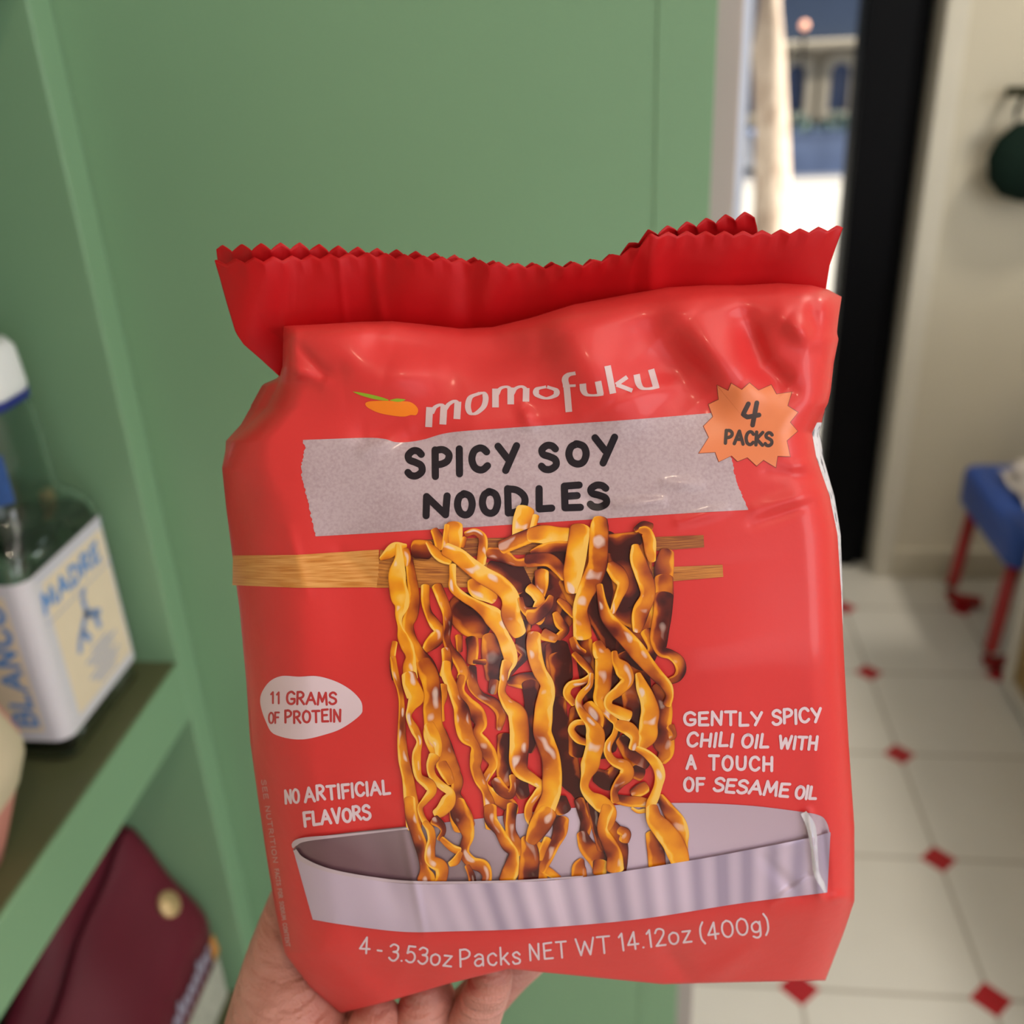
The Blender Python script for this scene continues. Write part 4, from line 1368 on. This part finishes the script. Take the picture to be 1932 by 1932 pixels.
def flat_strokes(text, org, ux, uy, width, h, sw, nrm, gap=.24):
    """stroke letters on a flat label face; returns bmesh"""
    bm = bmesh.new()
    org, ux, uy, nrm = Vector(org), Vector(ux), Vector(uy), Vector(nrm)
    tot = sum(G[c][0] for c in text)+gap*(len(text)-1)
    cur = 0
    for c in text:
        wd, st = G[c]
        for q in st:
            k, *pp_ = q.split()
            pts = [tuple(float(t) for t in p.split(',')) for p in pp_]
            pts = [((cur+gx)/tot*width, gy*h) for gx, gy in pts]
            P = catmull(pts, h/14) if k == 'c' else np.array(pts)
            for a, b_ in zip(P[:-1], P[1:]):
                d_ = np.array(b_)-np.array(a); l_ = np.hypot(*d_)
                if l_ < 1e-7: continue
                n_ = np.array((-d_[1], d_[0]))/l_*sw/2; e_ = d_/l_*sw*.3
                vs = []
                for q_ in (a-e_-n_, b_+e_-n_, b_+e_+n_, a-e_+n_):
                    vs.append(bm.verts.new(org+ux*float(q_[0])+uy*float(q_[1])+nrm+(ux.cross(uy))*(8e-6*(len(bm.faces) % 40))))
                bm.faces.new(vs)
        cur += wd+gap
    return bm


xl = .0359
bm = flat_strokes('MADRE', (xl, -.050, .139), (0, 1, 0), (0, 0, 1), .092, .016, .0045, (0, 0, 0))
from_bm('label_lettering', bm, M_LBLUE, lab)
bm = flat_strokes('BLANCO', (.012, -.0672, .040), (0, 0, 1), (-1, 0, 0), .115, .018, .0045, (0, 0, 0))
from_bm('side_lettering', bm, M_LBLUE, lab)
# emblem: small blue leaping figure-like sprig
bm = bmesh.new()
for q in ([(.030, .104), (.030, .082)], [(.030, .088), (.012, .072), (.006, .062)], [(.030, .088), (.040, .080), (.044, .064)], [(.018, .076), (.026, .062)], [(.030, .104), (.036, .108)], [(.040, .082), (.050, .076)]):
    for a, b_ in zip(q[:-1], q[1:]):
        d_ = np.array(b_)-np.array(a); l_ = np.hypot(*d_); n_ = np.array((-d_[1], d_[0]))/l_*.0035
        vs = [bm.verts.new((xl+.0001, float(p[0])-.028, float(p[1])+.02)) for p in (np.array(a)-n_, np.array(b_)-n_, np.array(b_)+n_, np.array(a)+n_)]
        bm.faces.new(vs)
from_bm('label_emblem', bm, mat('emblem_ink', (.24, .34, .62), .55), lab)
bm = bmesh.new()
for (y0, y1, z0, z1) in ((-.052, .060, .1685, .1695), (-.052, .060, .1285, .1297)):
    bm.faces.new([bm.verts.new((xl-.00005, a, b_)) for a, b_ in ((y0, z0), (y1, z0), (y1, z1), (y0, z1))])
for k in range(7):
    w_ = .03+.012*(k % 3)
    y0 = -.002-w_/2+.012
    bm.faces.new([bm.verts.new((xl-.00005, a, b_)) for a, b_ in ((y0, .040+k*.0052), (y0+w_, .040+k*.0052), (y0+w_, .0425+k*.0052), (y0, .0425+k*.0052))])
from_bm('label_rules', bm, M_LGREY, lab)
M_CREAM = mat('cream_panel', (.82, .68, .52), .55, noise=.05, nscale=60)
bm = bmesh.new()
bm.faces.new([bm.verts.new((xl-.00015, a, b_)) for a, b_ in ((-.044, .034), (.053, .034), (.053, .163), (-.044, .163))])
from_bm('cream_panel', bm, M_CREAM, lab)
bm = bmesh.new()
bm.faces.new([bm.verts.new((a, -.0671, b_)) for a, b_ in ((-.020, .034), (.017, .034), (.017, .163), (-.020, .163))])
from_bm('cream_panel', bm, M_CREAM, lab)
box_obj('stopper_tag', mat('kraft_tag', (.62, .42, .2), .7), (-.02, -.012, .060, .074, .172, .196), .002, bt)

# pink pouch at the shelf front
pp_ = empty('pink_pouch', (-.487, .487, .9185), label='pink and cream pouch at the left edge of the upper shelf', cat='pouch')
bm = bmesh.new()
rings = []
for z_, s in ((0, .50), (.02, .62), (.05, .80), (.078, .96), (.09, 1.0), (.105, .96), (.15, .82), (.19, .72), (.235, .60)):
    d_ = s if z_ < .085 else max(.05, 1-(z_-.085)/.16)
    rings.append([(.055*d_*math.copysign(abs(math.cos(a))**.6, math.cos(a)), .075*s*math.copysign(abs(math.sin(a))**.6, math.sin(a)), z_) for a in [2*math.pi*k/40 for k in range(40)]])
loft(bm, rings)
from_bm('pouch_body', bm, mat('pink_paper', (.66, .26, .22), .5, noise=.12, nscale=30), pp_, True)
bm = bmesh.new()
vr = []
for z_, s in ((.058, .845), (.078, .96), (.09, 1.0), (.105, .96), (.15, .82)):
    d_ = s if z_ < .085 else max(.05, 1-(z_-.085)/.16)
    vr.append([bm.verts.new((.0565*d_*math.copysign(abs(math.cos(a))**.6, math.cos(a)), .0765*s*math.copysign(abs(math.sin(a))**.6, math.sin(a)), z_)) for a in [-1.0+1.62*k/16 for k in range(17)]])
for i in range(len(vr)-1):
    for k in range(16):
        bm.faces.new((vr[i][k], vr[i][k+1], vr[i+1][k+1], vr[i+1][k]))
from_bm('front_label', bm, mat('cream_paper', (.62, .52, .38), .5, noise=.08, nscale=40), pp_, True)

# burgundy pouch on the lower shelf
pb = empty('burgundy_pouch', (-.5, .6, .45), label='burgundy pouch with gold snap on the lower green shelf', cat='pouch')
M_BUR = mat('burgundy_satin', (.125, .012, .026), .46, noise=.15, nscale=12, spec=.3)
prof = [(.038, 0), (.044, .05), (.044, .125), (.040, .150), (.030, .170), (.014, .192), (-.006, .222), (-.024, .250), (-.032, .258), (-.037, .250), (-.046, .268), (-.060, .285), (-.072, .27), (-.085, .15), (-.085, 0)]
prof = [tuple(p) for p in catmull([(a*100, b_*100) for a, b_ in prof], .6)/100]
bm = bmesh.new()
rings = []
ys = np.linspace(-.19, .166, 40)
for y_ in ys:
    e = min(1, (.166-y_)/.03) if y_ > .136 else 1
    e = math.sqrt(max(0, 1-(1-e)**2))*.35+.65
    e2 = min(1, (y_+.19)/.03); e2 = math.sqrt(max(0, 1-(1-e2)**2))*.35+.65
    k = .43*(.155-y_)
    rings.append([(-.02+(x_+.02)*min(e, e2)+.0016*math.sin(40*y_+60*z_), y_, z_*(e*.1+.9)-k*max(0, (z_-.12)/.15)*(.9 if z_ > .12 else 0)+.002*math.sin(55*y_+30*x_)*(z_ > .13)) for x_, z_ in prof])
vr = loft(bm, rings)
from_bm('pouch_body', bm, M_BUR, pb, True)
sn = bmesh.new()
bmesh.ops.create_cone(sn, cap_ends=True, segments=28, radius1=.0145, radius2=.0135, depth=.004)
bmesh.ops.create_cone(sn, cap_ends=True, segments=28, radius1=.006, radius2=.004, depth=.006)
nrm = Vector((.86, 0, .56)).normalized()
rot = nrm.to_track_quat('Z', 'Y').to_matrix().to_4x4()
bmesh.ops.transform(sn, matrix=Matrix.Translation(Vector((.018, .128, .184))) @ rot, verts=sn.verts)
from_bm('gold_snap', sn, mat('gold_metal', (.66, .47, .24), .45, metal=.3), pb, True)['label'] = 'gold snap button'


def squiggle(pts, w, x_):
    bm = bmesh.new()
    P = catmull(pts, .0012)
    T = np.gradient(P, axis=0)
    T /= np.maximum(np.hypot(T[:, 0], T[:, 1]), 1e-9)[:, None]
    prev = None
    for p, t_ in zip(P, T):
        q = [bm.verts.new((x_, float(p[0]+s_*-t_[1]*w/2), float(p[1]+s_*t_[0]*w/2))) for s_ in (-1, 1)]
        if prev: bm.faces.new((prev[0], q[0], q[1], prev[1]))
        prev = q
    return bm


pts = []
for k in range(15):
    pts += [(-.05+k*.0125, .098), (-.046+k*.0125, .116 if k % 4 else .124), (-.041+k*.0125, .112)]
from_bm('script_lettering', squiggle(pts, .0045, .0472), mat('lavender_ink', (.40, .36, .50), .5), pb)
bm = bmesh.new()
ys_ = np.linspace(-.15, .148, 30)
vr = [[bm.verts.new((.0466, float(y_), z_)) for y_ in ys_] for z_ in (.02, .05, .083)]
for i in range(2):
    for k in range(29):
        bm.faces.new((vr[i][k], vr[i][k+1], vr[i+1][k+1], vr[i+1][k]))
from_bm('paper_label', bm, mat('mottled_paper', (.42, .41, .36), .7, noise=.5, nscale=160), pb)
for (y0, y1, z0, z1) in ((.136, .152, .088, .118), (-.07, -.045, .086, .112)):
    bm = bmesh.new()
    bm.faces.new([bm.verts.new((.0471, a, b_)) for a, b_ in ((y0, z0), (y1, z0), (y1-.004, z1), (y0+.002, z1))])
    from_bm('orange_mark', bm, bpy.data.materials.get('orange_print') or mat('orange_print', (.62, .25, .06), .5), pb)

# ------------------------------------------------------------------ far right: stool, cabinet, bag on the wall
st = empty('low_stool', (1.088, 2.278, 0), label='low stool with blue seat and red tube legs by the back wall', cat='stool')
M_SEAT = mat('blue_seat', (.018, .070, .33), .5, noise=.06)
M_REDLEG = mat('red_tube', (.36, .012, .014), .35)
bm = bmesh.new()
g = 14
vr = []
for z_, e in ((.300, .0), (.306, .004), (.385, .004), (.396, .0), (.400, -.008)):
    ring = []
    for q, (sx, sy) in enumerate(((1, 1), (-1, 1), (-1, -1), (1, -1))):
        for j in range(7):
            a = math.pi/2*q+math.pi/2*j/6
            ring.append((sx*(.215+e-.035)+.035*math.cos(a), sy*(.190+e-.035)+.035*math.sin(a), z_))
    vr.append(ring)
loft(bm, vr)
from_bm('seat', bm, M_SEAT, st, True)
for sx in (-1, 1):
    for sy in (-1, 1):
        bm = bmesh.new()
        tube(bm, [(sx*.185, sy*.150, .302), (sx*.203, sy*.156, .06), (sx*.204, sy*.156, .034), (sx*.199, sy*.154, .022), (sx*.185, sy*.150, .0165), (sx*.13, sy*.135, .0165)], .016, 14)
        from_bm('leg', bm, M_REDLEG, st, True)
pw = empty('folded_paper', (1.05, 2.285, .4005), label='crumpled whitish paper lying on the blue stool seat', cat='paper')
bm = bmesh.new()
for k in range(3):
    v_ = []
    for i in range(7):
        row = []
        for j in range(7):
            row.append(bm.verts.new((-.12+.035*i+.02*k, -.10+.034*j, .002+.012*k+.02*abs(math.sin(i*1.3+j*.9+k)))))
        v_.append(row)
    for i in range(6):
        for j in range(6):
            bm.faces.new((v_[i][j], v_[i+1][j], v_[i+1][j+1], v_[i][j+1]))
o = from_bm('sheets', bm, mat('white_paper', (.62, .58, .56), .7), pw)
md = o.modifiers.new('Solidify', 'SOLIDIFY'); md.thickness = .001

wc = empty('white_display_cabinet', (1.20, 1.432, 0), label='white display cabinet edge at the right border of the photo', cat='cabinet')
M_CABW = mat('white_lacquer', (.60, .57, .50), .45)
bm = bmesh.new()
for d in ((-.308, -.285, -.62, .615, .012, .05), (-.308, -.285, -.62, .615, .86, .90), (-.308, -.285, .575, .615, .05, .86), (-.308, -.285, -.62, -.58, .05, .86), (-.285, .30, .595, .615, .012, .90), (-.285, .30, -.62, -.60, .012, .90), (.28, .30, -.6, .595, .012, .9), (-.285, .28, -.6, .595, .012, .035)):
    bx(bm, *d, bev=.002)
from_bm('carcass', bm, M_CABW, wc)
box_obj('side_panel', mat('golden_wood', (.30, .19, .05), .5, noise=.2, nscale=12), (-.297, -.288, -.58, .575, .05, .86), 0, wc)
box_obj('top', M_CABW, (-.315, .31, -.63, .625, .90, .93), .003, wc)
for sx in (-.26, .26):
    for sy in (-.57, .56):
        bm = bmesh.new()
        bx(bm, sx-.03, sx+.03, sy-.03, sy+.03, 0, .012)
        from_bm('foot_pad', bm, M_BLACK, wc)

hb = empty('hanging_bag', (.965, 2.52, 1.045), label='dark green bag hanging from a rail on the beige back wall', cat='bag')
M_BAG = mat('dark_green_cloth', (.007, .018, .013), .8, noise=.3, nscale=50, spec=.1)
bm = bmesh.new()
rings = []
for z_, hx, hy in ((0, .05, .01), (.015, .095, .035), (.05, .125, .05), (.10, .135, .05), (.14, .12, .042), (.165, .095, .03), (.175, .08, .02)):
    rings.append([(hx*math.cos(2*math.pi*k/28), hy*math.sin(2*math.pi*k/28), z_) for k in range(28)])
loft(bm, rings)
from_bm('bag_body', bm, M_BAG, hb, True)
for sx in (-.085, .085):
    bm = bmesh.new()
    tube(bm, [(sx, 0, .155), (sx*1.02, 0, .20), (sx*.9, 0, .2295)], .006, 8)
    from_bm('strap', bm, M_BAG, hb, True)
rl = empty('wall_rail', (.965, 2.52, 1.285), label='dark olive rail fixed to the beige wall above the hanging bag', cat='rail')
bm = bmesh.new()
tube(bm, [(-.115, 0, 0), (.30, 0, 0)], .011, 12)
from_bm('bar', bm, mat('olive_metal', (.035, .038, .016), .5), rl, True)
for sx in (-.09, .27):
    bm = bmesh.new()
    tube(bm, [(sx, 0, 0), (sx, .062, 0)], .008, 10)
    from_bm('bracket', bm, bpy.data.materials['olive_metal'], rl, True)
